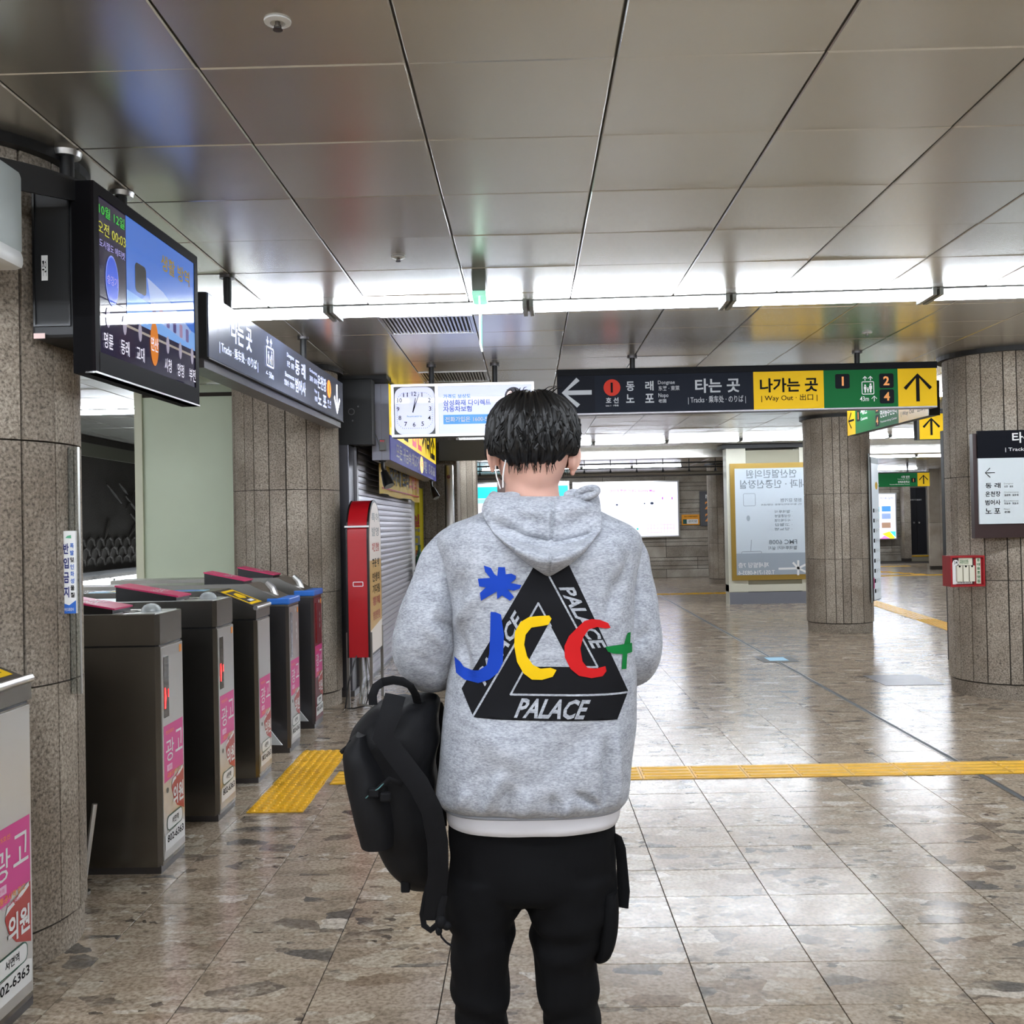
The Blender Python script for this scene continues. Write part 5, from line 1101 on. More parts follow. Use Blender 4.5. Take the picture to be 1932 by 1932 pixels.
def displace(mesh, fn, dirn=None):
    n = len(mesh.vertices); co = np.zeros(n * 3); mesh.vertices.foreach_get('co', co); no = np.zeros(n * 3); mesh.vertices.foreach_get('normal', no)
    co = co.reshape(-1, 3); no = no.reshape(-1, 3)
    if dirn: no[:] = dirn
    d = np.array([fn(Vector(a), Vector(b)) for a, b in zip(co, no)])
    mesh.vertices.foreach_set('co', (co + no * d[:, None]).ravel()); mesh.update()
def nz(p, s, o=0.): return noise.noise(Vector((p.x * s + o, p.y * s + o, p.z * s - o)))
def bump1(x, c, w): t = (x - c) / w; return math.exp(-t * t)

# body: one continuous surface (head, neck, trunk, arms with hands, legs), clothed below
HC = Vector((W(1004, 846).x, 2.225, W(1004, 846).z))          # head centre
bm_ = MB()
hd = []
for i in range(1, 24):                                          # head: egg with jaw, nose, brow and lips
    ph = math.pi * i / 24; z = -math.cos(ph)
    row_ = []
    for k in range(40):
        th = 2 * math.pi * k / 40; x, y = math.sin(ph) * math.cos(th), math.sin(ph) * math.sin(th)
        wx = .080 * (1 - .22 * max(0, -z) ** 1.5); wy = .100 * (1 - .12 * max(0, -z) ** 2); zz = z * .122
        yy = y * wy + (.012 if z < 0 else 0) * max(0, y) * -z
        if y > 0:
            fc = bump1(x, 0, .16) * y
            yy += .022 * fc * bump1(z, -.16, .13) + .008 * fc * bump1(z, .02, .12)           # nose
            yy += .007 * bump1(x, 0, .30) * y * bump1(z, -.50, .07) + .006 * bump1(x, 0, .28) * y * bump1(z, -.63, .07)   # lips
            yy += .010 * bump1(x, 0, .35) * y * bump1(z, -.88, .14)                         # chin
            yy -= .010 * (bump1(x, .36, .16) + bump1(x, -.36, .16)) * y * bump1(z, .03, .10)  # eye sockets
        row_.append(Vector((x * wx, yy, zz)))
    hd.append(row_)
HR = Matrix.Rotation(math.radians(11), 3, 'Z') @ Matrix.Rotation(math.radians(-16), 3, 'X') @ Matrix.Rotation(math.radians(3), 3, 'Y')
def H(v): return HC + HR @ Vector(v)
bm_.rings([[H(p) for p in r] for r in hd])
nk = W(1003, 940, 2.215)
bm_.tube([W(1001, 870, 2.20), W(1003, 905, 2.205), W(1004, 940, 2.215), W(1005, 985, 2.23)], [.054, .056, .060, .085], 24)
def bxy(px, py, Y): return W(px, py, Y)
bm_.rings(rows_to_rings([(1640, 860, 1150, 2.11, 2.33), (1560, 868, 1142, 2.12, 2.33), (1440, 890, 1128, 2.13, 2.31), (1250, 885, 1140, 2.12, 2.32), (1080, 880, 1150, 2.11, 2.33), (1015, 880, 1140, 2.13, 2.31), (975, 930, 1080, 2.16, 2.28)], 32))
LARM = [(-.140, 2.205, 1.42), (-.190, 2.185, 1.32), (-.214, 2.175, 1.24), (-.218, 2.205, 1.185), (-.190, 2.32, 1.158), (-.107, 2.47, 1.166)]
RARM = [(.165, 2.215, 1.42), (.208, 2.215, 1.32), (.219, 2.21, 1.24), (.220, 2.235, 1.185), (.195, 2.33, 1.160), (.105, 2.48, 1.172)]
for A in (LARM, RARM): bm_.tube(A, [.046, .038, .036, .036, .032, .026], 16)
def hand(mb, wrist, fwd, upv, side):
    w = Vector(wrist); f = Vector(fwd).normalized(); s = f.cross(Vector(upv)).normalized() * side; u = s.cross(f).normalized() * side
    mb.rings([[w + f * t + s * (a * math.cos(2 * math.pi * k / 16)) + u * (b * math.sin(2 * math.pi * k / 16)) for k in range(16)] for t, a, b in ((-.02, .026, .022), (.02, .034, .018), (.06, .041, .016), (.088, .040, .013))])
    for i, (o, L) in enumerate(((-.031, .066), (-.011, .078), (.010, .073), (.030, .058))):
        b0 = w + f * .082 + s * o; sp = s * (o * .12)
        mb.tube([b0 - f * .02, b0, b0 + f * L * .42 + u * .006 + sp * .3, b0 + f * L * .66 - u * L * .26 + sp * .4, b0 + f * L * .62 - u * L * .62 + sp * .4], [.0095, .0092, .0088, .0082, .0066], 8)
    t0 = w + f * .03 - s * .030
    mb.tube([t0 + s * .012, t0 - s * .014 + f * .012, t0 - s * .026 + f * .036 - u * .010, t0 - s * .022 + f * .060 - u * .022], [.013, .0115, .0098, .0078], 8)
hand(bm_, LARM[5], (.5, .85, .1), (0, 0, 1), 1); hand(bm_, RARM[5], (-.5, .85, .15), (0, 0, 1), -1)
LLEG = [W(925, 1610), W(912, 1720), W(906, 1800), Vector((-.100, 2.21, .46)), Vector((-.103, 2.23, .25)), Vector((-.105, 2.21, .07))]
RLEG = [W(1080, 1610), W(1078, 1720), W(1068, 1800), Vector((.092, 2.20, .46)), Vector((.100, 2.22, .25)), Vector((.104, 2.20, .07))]
for A in (LLEG, RLEG): bm_.tube(A, [.058, .047, .038, .034, .030, .026], 18)
bd_ = remesh(bm_, .0052, 5, .5); bd_.name = 'body'; bd_.materials.append(SKIN)
body = link(bpy.data.objects.new('body', bd_), pe)
EYEW, IRIS = mat('eye_white', (236, 232, 228), .2), mat('iris_brown', (40, 26, 20), .15)
for s in (-1, 1):
    e_ = MB().ball(H((s * .030, .086, .004)), .0115, 14, 10).build('eye', EYEW, body, True); MB().ball(H((s * .030, .0945, .003)), .0052, 10, 6).build('iris', IRIS, e_, True)
# ears
def ear(s):
    mb = MB(); base = Vector((s * .076, -.004, -.018)); path = []
    for k in range(15):
        t = -2.2 + 4.4 * k / 14 + .2
        path.append(H(base + Vector((s * (.012 + .010 * math.cos(t * .8)), -.004 - .014 * math.cos(t) , .031 * math.sin(t * .72) * (1.05 if t > 0 else .98) + .0))))
    mb.tube(path, [.0045 + .0015 * math.sin(k * .22) for k in range(15)], 8)
    mb.rings([[H(base + Vector((s * d + s * .010 * (1 - r) , r * .016 * math.cos(2 * math.pi * k / 20) - .006, r * .029 * math.sin(2 * math.pi * k / 20)))) for k in range(20)] for r, d in ((.95, .014), (.9, .008), (.55, .002), (.9, -.004), (1.0, .010))])
    mb.ball(H(base + Vector((s * .012, .002, -.031))), (.006, .007, .009), 10, 8)
    d = remesh(mb, .0022, 4, .5); d.materials.append(SKIN); d.name = 'ear'; return link(bpy.data.objects.new('ear', d), body)
ear(-1); ear(1)
# face mask worn below the chin, its cords running behind the ears
MASKW = mat('mask_white', (232, 232, 232), .8)
mk = MB(); rg = []
for z, o in ((-.045, .004), (-.07, .010), (-.095, .009), (-.118, .002)):
    rg.append([H((.074 * math.sin(t), .022 + .085 * math.cos(t) + o - .10 * max(0, -z - .07), z)) for t in [(-1.15 + 2.3 * k / 16) for k in range(17)]])
for r in rg: mk.v += r
for i in range(3):
    for k in range(16): mk.f.append((i * 17 + k, i * 17 + k + 1, (i + 1) * 17 + k + 1, (i + 1) * 17 + k))
mko = mk.build('face_mask', MASKW, pe, True)
cord = lambda pts, Ys: MB().tube([W(px, py, Y) for (px, py), Y in zip(pts, Ys)], .0016, 6).build('mask_cord', MASKW, mko, True)
cord([(949, 846), (953, 856), (954, 870), (951, 884), (949, 898), (949, 920)], [2.150, 2.143, 2.142, 2.146, 2.150, 2.155])
cord([(936, 849), (935.5, 865), (935, 885), (937, 900), (941, 912), (944, 922)], [2.19, 2.188, 2.186, 2.184, 2.18, 2.18])
# hair: thick cap with combed relief and loose locks
HAIR = mat('black_hair', (9, 8, 8), .48, spec=.4); hm = HAIR.node_tree.nodes['Principled BSDF']; hm.inputs['Anisotropic'].default_value = .5
hp = [(741, 985, 1024), (746, 962, 1046), (755, 944, 1064), (770, 931, 1078), (790, 922, 1088), (810, 917.5, 1092.5), (830, 916, 1092.5), (845, 917, 1090), (858, 919, 1086)]
HYB, HYF = 2.098, 2.345
hair = MB(); rows_ = []
for i, (py, xl, xr) in enumerate(hp):
    l, r = W(xl, py, 2.215), W(xr, py, 2.215); t = (py - 738) / 100; kk = math.sqrt(max(.05, 1 - (1 - min(1, t)) ** 2.2))
    rows_.append((l.x, r.x, 2.222 - .124 * kk, 2.222 + .122 * kk, (l.z + r.z) / 2))
NS = 72
rgs = [ring(*r, NS, 2.15) for r in rows_]
zlow = W(1004, 858).z
def cut(k):       # lower hair edge: short at the nape, over the ears at the sides, fringe in front
    t = 2 * math.pi * k / NS; c, s = math.cos(t), math.sin(t)
    if s < -.1:
        a = abs(c); return .029 * max(0., 1 - (a / .86) ** 7) if a < .86 else .0
    if s < .35: return .0 if c > 0 else .018
    return .030
for st in range(1, 5):
    t = st / 4; rr_ = []
    for k in range(NS):
        p = rgs[8][k]; c0 = Vector((HC.x, 2.222, p.z)); d = p - c0; sh = 1 - (.24 * t ** 1.25 if math.sin(2 * math.pi * k / NS) < .2 else .06 * t)
        rr_.append(Vector((c0.x + d.x * sh, c0.y + d.y * sh, p.z - cut(k) * t)))
    rgs.append(rr_)
hair.rings(rgs)
ho = hair.build('hair', HAIR, body, True)
subsurf(ho, 2)
crown = Vector((HC.x + .005, 2.205, rows_[0][4]))
def comb(p, n):
    th = math.atan2(p.y - 2.222, p.x - HC.x)
    return .0028 * math.sin(th * 37 + 5 * nz(p, 14)) + .0022 * math.sin(th * 61 + 7 * nz(p, 9, 3)) + .004 * nz(p, 22, 1) * (1 if p.z > zlow - .02 else .3)
displace(ho.data, comb)
bvh = BVHTree.FromPolygons([v.co.copy() for v in ho.data.vertices], [tuple(p.vertices) for p in ho.data.polygons])
loc = MB(); rl_ = random.Random(5)
for k in range(520):                                            # locks combed down from the crown
    th = rl_.uniform(0, 2 * math.pi); z0 = rl_.uniform(.0, .75); L = rl_.uniform(.3, .6); pts = []; sw = rl_.uniform(-.35, .35)
    for j in range(6):
        a = z0 + L * j / 5; zz = crown.z - .004 - .135 * a
        tt = th + sw * (j / 5) ** 1.5
        d = Vector((math.cos(tt), math.sin(tt), .0)); h = bvh.ray_cast(Vector((HC.x, 2.222, min(zz, crown.z - .006))) + d * .4, -d)
        if h[0] is None: break
        if h[0].z < zlow - .004 and math.sin(tt) < .3: break
        pts.append(h[0] + h[1] * (.0012 + .0022 * math.sin(j * 1.1)))
    if len(pts) > 2: loc.tube(pts, [.0011 + .0014 * math.sin(math.pi * (j + .4) / len(pts)) for j in range(len(pts))], 4)
for k in range(260):                                            # short bristles at the nape edge
    px = rl_.uniform(955, 1078); py = rl_.uniform(868, 886); p = W(px, py, 2.05); h = bvh.ray_cast(p, Vector((0, 1, 0)))
    if h[0] is None: continue
    loc.tube([h[0] + Vector((0, .004, .004)), h[0] + Vector((rl_.uniform(-.002, .002), -.002, -.004)), h[0] + Vector((rl_.uniform(-.003, .003), .004, -.012 - rl_.random() * .008))], [.0008, .0008, .0003], 4)
for k in range(14):                                             # stray tufts on top
    th = rl_.uniform(0, math.pi * 2); p = crown + Vector((.04 * math.cos(th), .03 * math.sin(th) - .02, -.006)); q = Vector((.03 * math.cos(th + 1), .02 * math.sin(th), .006))
    loc.tube([p, p + q * .5 + Vector((0, 0, .006)), p + q * 1.1 + Vector((0, 0, .003))], [.0014, .001, .0003], 4)
tag(loc.build('hair_locks', HAIR, ho, True), kind='stuff')

# hoodie: trunk, sleeves, hood
trows = [(1512, 836, 1176, 2.075, 2.335), (1504, 826, 1185, 2.055, 2.355), (1480, 821, 1190, 2.036, 2.37), (1400, 832, 1194, 2.03, 2.375), (1300, 845, 1197, 2.034, 2.37), (1200, 853, 1197, 2.038, 2.37), (1120, 851, 1197, 2.04, 2.36), (1060, 838, 1204, 2.045, 2.35), (1022, 826, 1207, 2.06, 2.33), (1002, 833, 1198, 2.075, 2.31), (986, 852, 1180, 2.09, 2.30), (970, 890, 1150, 2.11, 2.28), (955, 925, 1115, 2.13, 2.27), (943, 945, 1080, 2.15, 2.26)]
tr = MB().rings(rows_to_rings(trows, 96, 2.7, PY, 8)); tro = tr.build('hoodie', HEATH, pe, True); subsurf(tro, 1)
def pxz(px, py, Y=2.06): p = W(px, py, Y); return p.x, p.z
def crease(p, a, b, w, amp):      # soft ridge along a line given on the back
    ax, az = pxz(*a); bx, bz = pxz(*b); dx, dz = bx - ax, bz - az; t = max(0, min(1, ((p.x - ax) * dx + (p.z - az) * dz) / (dx * dx + dz * dz)))
    return amp * math.exp(-((p.x - ax - t * dx) ** 2 + (p.z - az - t * dz) ** 2) / (w * w)) * (1 - abs(2 * t - 1) ** 3 * .6)
CR = [((945, 1460), (915, 1528), .010, .007), ((962, 1480), (958, 1532), .007, -.006), ((1000, 1490), (985, 1535), .012, .005), ((1040, 1500), (1045, 1535), .010, -.006), ((1075, 1510), (1060, 1535), .009, .004), ((1090, 1495), (1130, 1525), .008, -.005), ((1150, 1400), (1146, 1530), .010, -.005), ((1162, 1400), (1165, 1520), .010, .006), ((880, 1490), (870, 1525), .012, .005),
      ((868, 1180), (900, 1120), .014, .006), ((862, 1200), (885, 1290), .012, -.004), ((1185, 1060), (1150, 1150), .014, -.005), ((900, 1000), (870, 1090), .02, .006), ((1150, 1020), (1180, 1100), .02, .005), ((890, 1020), (865, 1130), .012, -.005), ((905, 1380), (1000, 1440), .03, .004), ((1120, 1370), (1050, 1450), .03, -.004)]
def folds(p, n):
    d = .008 * nz(p, 5) + .0035 * nz(p, 13, 4)
    if p.y < 2.2: d += 2.8 * sum(crease(p, *c) for c in CR)
    return d
displace(tro.data, folds)
RIB = mat('rib_knit', (140, 143, 150), .9, bump=(220, .3, .002))
hr = [(1516, 841, 1171, 2.078, 2.33), (1508, 834, 1178, 2.066, 2.345), (1500, 832, 1180, 2.07, 2.34)]
hb2 = MB().rings(rows_to_rings([(1522, 846, 1167, 2.090, 2.325), (1514, 836, 1175, 2.070, 2.34), (1506, 836, 1176, 2.075, 2.335)], 120, 2.7, PY, 4)).build('hem_band', RIB, tro, True)
def sleeve(path, rad, seed, ex):
    P_ = [W(px, py, Y) for px, py, Y in path]; pp_, rr_ = [], []
    for i in range(len(P_) - 1):
        a, b, c, d = P_[max(i - 1, 0)], P_[i], P_[i + 1], P_[min(i + 2, len(P_) - 1)]
        for k in range(6):
            t = k / 6; pp_.append(.5 * (2 * b + (c - a) * t + (2 * a - 5 * b + 4 * c - d) * t * t + (3 * b - a - 3 * c + d) * t ** 3)); rr_.append(rad[i] * (1 - t) + rad[i + 1] * t)
    pp_.append(P_[-1]); rr_.append(rad[-1])
    o = MB().tube(pp_, rr_, 40, True, 1.0, (0, -1, 0)).build('sleeve', HEATH, tro, True); subsurf(o, 1)
    displace(o.data, lambda p, n: .007 * nz(p, 7, seed) + .004 * nz(p, 15, seed) + ex(p)); return o
def eL(p): return crease(p, (828, 1100), (800, 1200), .016, .006) + crease(p, (848, 1190), (812, 1172), .010, -.012) + crease(p, (840, 1060), (852, 1180), .012, -.006) + crease(p, (800, 1180), (848, 1240), .010, .007) + crease(p, (768, 1240), (830, 1270), .012, -.005)
def eR(p): return crease(p, (1215, 1060), (1225, 1180), .012, .005) + crease(p, (1200, 1225), (1230, 1205), .010, -.010) + crease(p, (1200, 1100), (1206, 1200), .010, -.005)
sleeve([(905, 1018, 2.20), (870, 1032, 2.195), (850, 1062, 2.19), (830, 1115, 2.185), (805, 1180, 2.16), (803, 1236, 2.19), (822, 1250, 2.29), (868, 1245, 2.40), (912, 1228, 2.47)], [.030, .052, .062, .062, .063, .068, .062, .048, .034], 2, eL)
sleeve([(1122, 1016, 2.21), (1158, 1030, 2.21), (1176, 1062, 2.21), (1185, 1105, 2.21), (1190, 1180, 2.20), (1188, 1236, 2.22), (1165, 1248, 2.31), (1115, 1240, 2.42), (1078, 1222, 2.48)], [.030, .050, .060, .062, .062, .064, .060, .046, .034], 6, eR)
tb_ = BVHTree.FromPolygons([v.co.copy() for v in tro.data.vertices], [tuple(p.vertices) for p in tro.data.polygons])
def back(x, z, y0=1.6):
    h = tb_.ray_cast(Vector((x, y0, z)), Vector((0, 1, 0))); return h[0].y if h[0] is not None and h[0].y < 2.25 else None
# hood
hrow = [((923, 927), (1040, 932), (1127, 921), 2.128, 2.17), ((912, 940), (1042, 945), (1131, 931), 2.082, 2.14), ((906, 954), (1042, 962), (1135, 946), 2.060, 2.12), ((905, 966), (1042, 982), (1137, 962), 2.052, 2.11), ((913, 984), (1041, 1006), (1139, 979), 2.056, 2.09), ((924, 999), (1039, 1024), (1137, 994), 2.070, 2.080), ((930, 1006), (1037, 1032), (1135, 1001), 2.044, 2.07), ((944, 1020), (1036, 1041), (1126, 1016), 1.988, 2.06), ((966, 1041), (1035, 1063), (1106, 1042), 1.984, 2.05), ((992, 1062), (1035, 1077), (1078, 1064), 2.014, 2.045), ((1018, 1078), (1035, 1086), (1052, 1079), 2.034, 2.042), ((1033, 1088), (1035, 1089), (1037, 1088), 2.046, 2.044)]
NU = 33; hv = []
for i, (l, m, r, ym, ye) in enumerate(hrow):
    v_ = i / (len(hrow) - 1)
    for k in range(NU):
        u = -1 + 2 * k / (NU - 1)
        a_, b_, c_ = (l[0], m[0], r[0]), (l[1], m[1], r[1]), 0
        q_ = lambda t: t[0] * u * (u - 1) / 2 + t[1] * (1 - u * u) + t[2] * u * (u + 1) / 2
        s_ = (1 - abs(u) ** 2.4) ** .62 if abs(u) < 1 else 0.
        Y = ye * (1 - s_) + ym * s_
        p = W(q_(a_), q_(b_), Y)
        hv.append(p)
hf = [(i * NU + k, i * NU + k + 1, (i + 1) * NU + k + 1, (i + 1) * NU + k) for i in range(len(hrow) - 1) for k in range(NU - 1)]
hood = MB(); hood.add(hv, [q[::-1] for q in hf])
# collar: the hood edge rolled round the neck to the front
n0 = len(hood.v)
hoodo = hood.build('hood', HEATH, tro, True)
sm = hoodo.modifiers.new('t', 'SOLIDIFY'); sm.thickness = .016; sm.offset = -1
subsurf(hoodo, 2)
def hoodf(p, n):
    d = .004 * nz(p, 11, 8) + .0022 * nz(p, 24, 2)
    d += crease(p, (1002, 1020), (1034, 1032), .010, -.010) + crease(p, (1034, 1034), (1120, 1012), .010, -.008) + crease(p, (930, 985), (1000, 1022), .013, -.007) + crease(p, (1045, 1030), (1110, 1008), .012, .004)
    d += crease(p, (1046, 930), (1040, 1020), .004, -.0035) + crease(p, (1040, 1020), (1036, 1085), .004, -.0035) + crease(p, (960, 970), (1020, 990), .02, -.006) + crease(p, (1060, 985), (1120, 975), .02, -.007) + crease(p, (925, 940), (1040, 953), .004, -.003) + crease(p, (1040, 953), (1128, 944), .004, -.003)
    return 2.6 * d
displace(hoodo.data, hoodf, (0, -1, 0))
cl_ = MB(); pts = []
for k in range(27):
    t = -.42 * math.pi + (1.84 * math.pi) * k / 26 - math.pi / 2 + math.pi * .5
    t = math.radians(-155 + 310 * k / 26) + math.pi / 2
    c = W(1022, 938, 2.235); pts.append(Vector((c.x + .105 * math.cos(t), 2.235 + .098 * math.sin(t), c.z - .004 - .030 * max(0, math.sin(t)) + .006 * math.sin(5 * t))))
cl_.tube(pts, [(.018 + .003 * math.sin(k * .9)) * (.30 + .70 * min(1, min(k, 26 - k) / 6)) for k in range(27)], 14, True, 1.5)
co = cl_.build('hood_rim', HEATH, tro, True); subsurf(co, 1); displace(co.data, lambda p, n: .004 * nz(p, 30, 5))
lc = W(1108, 930, 2.10); rim = MB().tube([lc + Vector((.020 * math.cos(t), -.006 - .012 * math.cos(t), .0085 * math.sin(t) + .004 * math.cos(t))) for t in [k * math.pi / 9 - 1.2 for k in range(20)]], .0075, 12, True, 1.0).build('hood_loop', HEATH, tro, True); subsurf(rim, 1)

# printed graphics, draped on the back; drawn in the coordinates of the print, 3.7155 to the pixel
def pw(x, y): p = W(740 + x * .26915, 880 + y * .26915, 2.036); return p.x, p.z
def drape(name, polys, m, off, cell=.011, par=None):
    bm = bmesh.new()
    for pts in polys:
        P2 = [pw(*p) for p in pts]
        vs = [bm.verts.new((x, 0, z)) for x, z in P2]
        for t in tessellate_polygon([[Vector((x, z, 0)) for x, z in P2]]):
            try: bm.faces.new([vs[i] for i in t])
            except ValueError: pass
    return finish(name, bm, m, off, cell, par)
def finish(name, bm, m, off, cell, par):
    for _ in range(7):
        es = [e for e in bm.edges if e.calc_length() > cell]
        if not es: break
        bmesh.ops.subdivide_edges(bm, edges=es, cuts=1); bmesh.ops.triangulate(bm, faces=bm.faces)
    for v in bm.verts:
        y = back(v.co.x, v.co.z); v.co.y = (y if y is not None else 2.2) - off
    for fce in bm.faces:
        fce.normal_update()
        if fce.normal.y > 0: fce.normal_flip()
        fce.smooth = True
    d = bpy.data.meshes.new(name); bm.to_mesh(d); bm.free(); d.materials.append(m); return link(bpy.data.objects.new(name, d), par or tro)
def drape_text(name, body, quad, m, off, bold=.03, shear=.22):
    """quad: start and end of the baseline and the letter height vector, in print coordinates"""
    v, f_, _ = text2d(body, bold); (sx, sy), (ex_, ey), (hx, hy) = quad; bm = bmesh.new(); vs = []
    for x, y in v:
        x = x * .9 + shear * y * .1 * 1.0
        X = sx + (ex_ - sx) * x + hx * y; Y = sy + (ey - sy) * x + hy * y; a, b = pw(X, Y); vs.append(bm.verts.new((a, 0, b)))
    for q in f_:
        try: bm.faces.new([vs[i] for i in q])
        except ValueError: pass
    bmesh.ops.triangulate(bm, faces=bm.faces); return finish(name, bm, m, off, .012, None)
PBK, PBL, PYE, PRE, PGR = mat('print_black', (13, 13, 17), .8, spec=.2), mat('print_blue', (18, 58, 158), .8, spec=.2), mat('print_yellow', (218, 178, 10), .8, spec=.2), mat('print_red', (182, 22, 24), .8, spec=.2), mat('print_green', (10, 112, 50), .8, spec=.2)
drape('triangle_print', [[(1000, 690), (1240, 690), (1675, 1608), (1590, 1798), (1000, 1782), (565, 1770), (475, 1583)]], PBK, .0012)
def line(p, q, w=13):
    l = math.hypot(q[0] - p[0], q[1] - p[1]); nx, ny = -(q[1] - p[1]) / l * w / 2, (q[0] - p[0]) / l * w / 2; return [(p[0] - nx, p[1] - ny), (q[0] - nx, q[1] - ny), (q[0] + nx, q[1] + ny), (p[0] + nx, p[1] + ny)]
drape('triangle_lines', [line((1100, 770), (1445, 1415)), line((1250, 1406), (1448, 1415)), line((1027, 955), (558, 1770), 14), line((1022, 955), (1115, 1125)), line((940, 1395), (828, 1604)), line((826, 1600), (1674, 1614), 14)], HEATH, .0020)
drape('triangle_centre', [[(1100, 1098), (934, 1402), (1262, 1408)]], HEATH, .0020)
drape_text('print_lettering', 'PALACE', ((852, 1762), (1395, 1782), (45, -138)), HEATH, .0022)
drape_text('print_lettering', 'PALACE', ((648, 1552), (945, 1052), (-62, -88)), HEATH, .0022)
drape_text('print_lettering', 'PALACE', ((1165, 850), (1430, 1330), (105, -12)), HEATH, .0022)
drape('star_print', [[(640, 697), (690, 713), (715, 757), (735, 770), (742, 707), (790, 708), (795, 757), (835, 752), (868, 768), (865, 790), (830, 818), (905, 832), (895, 857), (850, 872), (808, 862), (855, 915), (825, 942), (770, 905), (735, 932), (732, 878), (620, 945), (612, 890), (655, 850), (607, 845), (597, 790), (655, 785), (685, 783), (648, 738)]], PBL, .0030)
drape('letter_j_print', [[(688, 1022), (725, 1024), (762, 1040), (783, 1180), (775, 1380), (740, 1450), (680, 1500), (600, 1530), (500, 1520), (430, 1480), (412, 1370), (462, 1400), (490, 1432), (545, 1448), (600, 1440), (660, 1400), (678, 1320), (685, 1180)]], PBL, .0032)
drape('letter_c_print', [[(1030, 1048), (1100, 1045), (1117, 1068), (1095, 1110), (1040, 1120), (975, 1130), (935, 1180), (925, 1250), (945, 1330), (985, 1390), (1040, 1418), (1110, 1412), (1152, 1428), (1125, 1475), (1050, 1497), (980, 1495), (920, 1450), (875, 1370), (855, 1260), (860, 1160), (900, 1090), (960, 1055)]], PYE, .0032)
drape('letter_c_print', [[(1400, 1073), (1460, 1080), (1520, 1105), (1539, 1140), (1500, 1143), (1440, 1130), (1380, 1145), (1340, 1200), (1320, 1280), (1335, 1370), (1370, 1415), (1430, 1425), (1500, 1410), (1508, 1445), (1480, 1480), (1400, 1490), (1310, 1470), (1250, 1420), (1210, 1340), (1208, 1260), (1240, 1190), (1310, 1120), (1350, 1085)]], PRE, .0032)
drape('plus_print', [[(1500, 1275), (1560, 1268), (1642, 1265), (1655, 1230), (1672, 1190), (1700, 1190), (1695, 1268), (1712, 1270), (1712, 1335), (1668, 1338), (1660, 1445), (1622, 1442), (1632, 1335), (1560, 1325), (1520, 1310)]], PGR, .0032)

# white shirt hem, trousers, shoes
shirt = MB().rings(rows_to_rings([(1545, 846, 1164, 2.072, 2.335), (1535, 843, 1169, 2.068, 2.338), (1515, 842, 1172, 2.075, 2.335), (1490, 848, 1170, 2.08, 2.33)], 64, 2.5, PY, 4)).build('undershirt', mat('white_cotton', (196, 193, 195), .85), pe, True)
displace(shirt.data, lambda p, n: .003 * nz(p, 12, 3))
TRO = mat('black_cotton', (9, 9, 11), .9, spec=.15, bump=(260, .2, .001)); tm_ = MB()
tm_.rings(rows_to_rings([(1680, 866, 1146, 2.10, 2.33), (1660, 848, 1159, 2.078, 2.35), (1600, 846, 1162, 2.078, 2.345), (1520, 850, 1160, 2.09, 2.33)], 48, 2.3, PY, 5))
def leg(rows):
    return rows_to_rings(rows, 36, 2.2, PY, 5)
ank = lambda xl, xr, b, f, z: ring(xl, xr, b, f, z, 36, 2.1)
for rows, ends in (([(1640, 846, 1003, 2.085, 2.34), (1682, 841, 994, 2.09, 2.33), (1705, 842, 988, 2.095, 2.325), (1728, 846, 977, 2.095, 2.32), (1757, 855, 974, 2.10, 2.315), (1785, 853, 963, 2.11, 2.31), (1830, 851, 959, 2.115, 2.30), (1932, 862, 959, 2.13, 2.30)], (-.103,)), ([(1640, 985, 1162, 2.085, 2.34), (1682, 990, 1160, 2.09, 2.33), (1728, 995, 1155, 2.095, 2.32), (1750, 1001, 1150, 2.10, 2.315), (1790, 1003, 1130, 2.11, 2.31), (1850, 1012, 1127, 2.12, 2.30), (1932, 1025, 1134, 2.13, 2.30)], (.100,))):
    r_ = leg(rows); cx = ends[0]
    r_ += [ank(cx - .050, cx + .052, 2.125, 2.29, .30), ank(cx - .048, cx + .048, 2.13, 2.275, .16), ank(cx - .052, cx + .052, 2.12, 2.285, .075), ank(cx - .05, cx + .05, 2.125, 2.28, .06)]
    tm_.rings(r_)
td_ = remesh(tm_, .0065, 2, .5); td_.materials.append(TRO); td_.name = 'trousers'; tro2 = link(bpy.data.objects.new('trousers', td_), pe)
def tfold(p, n):
    return .006 * nz(p, 9, 1) + .004 * nz(p, 20, 7) + .004 * math.sin(p.z * 70 + 4 * nz(p, 6)) * (bump1(p.z, .60, .05) + bump1(p.z, .45, .06)) + .004 * bump1(p.z, .1, .05) * math.sin(p.z * 160)
displace(td_, tfold)
pk = MB().rings(rows_to_rings([(1796, 1118, 1138, 2.14, 2.27), (1780, 1122, 1152, 2.12, 2.29), (1740, 1126, 1163, 2.11, 2.30), (1690, 1128, 1165, 2.11, 2.30), (1665, 1130, 1163, 2.12, 2.29)], 24, 3, PY, 3)); pko = pk.build('cargo_pocket', TRO, tro2, True)
MB().tube([W(1158, 1576, 2.17), W(1166, 1582, 2.165), W(1171, 1600, 2.165), W(1174, 1640, 2.165), W(1177, 1680, 2.165), W(1174, 1712, 2.165)], [.006, .009, .011, .012, .013, .013], 8, True, .22, (0, -1, 0)).build('side_strap', TRO, tro2, True)
SHO = mat('shoe_black', (22, 22, 24), .5); SOL = mat('shoe_sole', (210, 208, 204), .6)
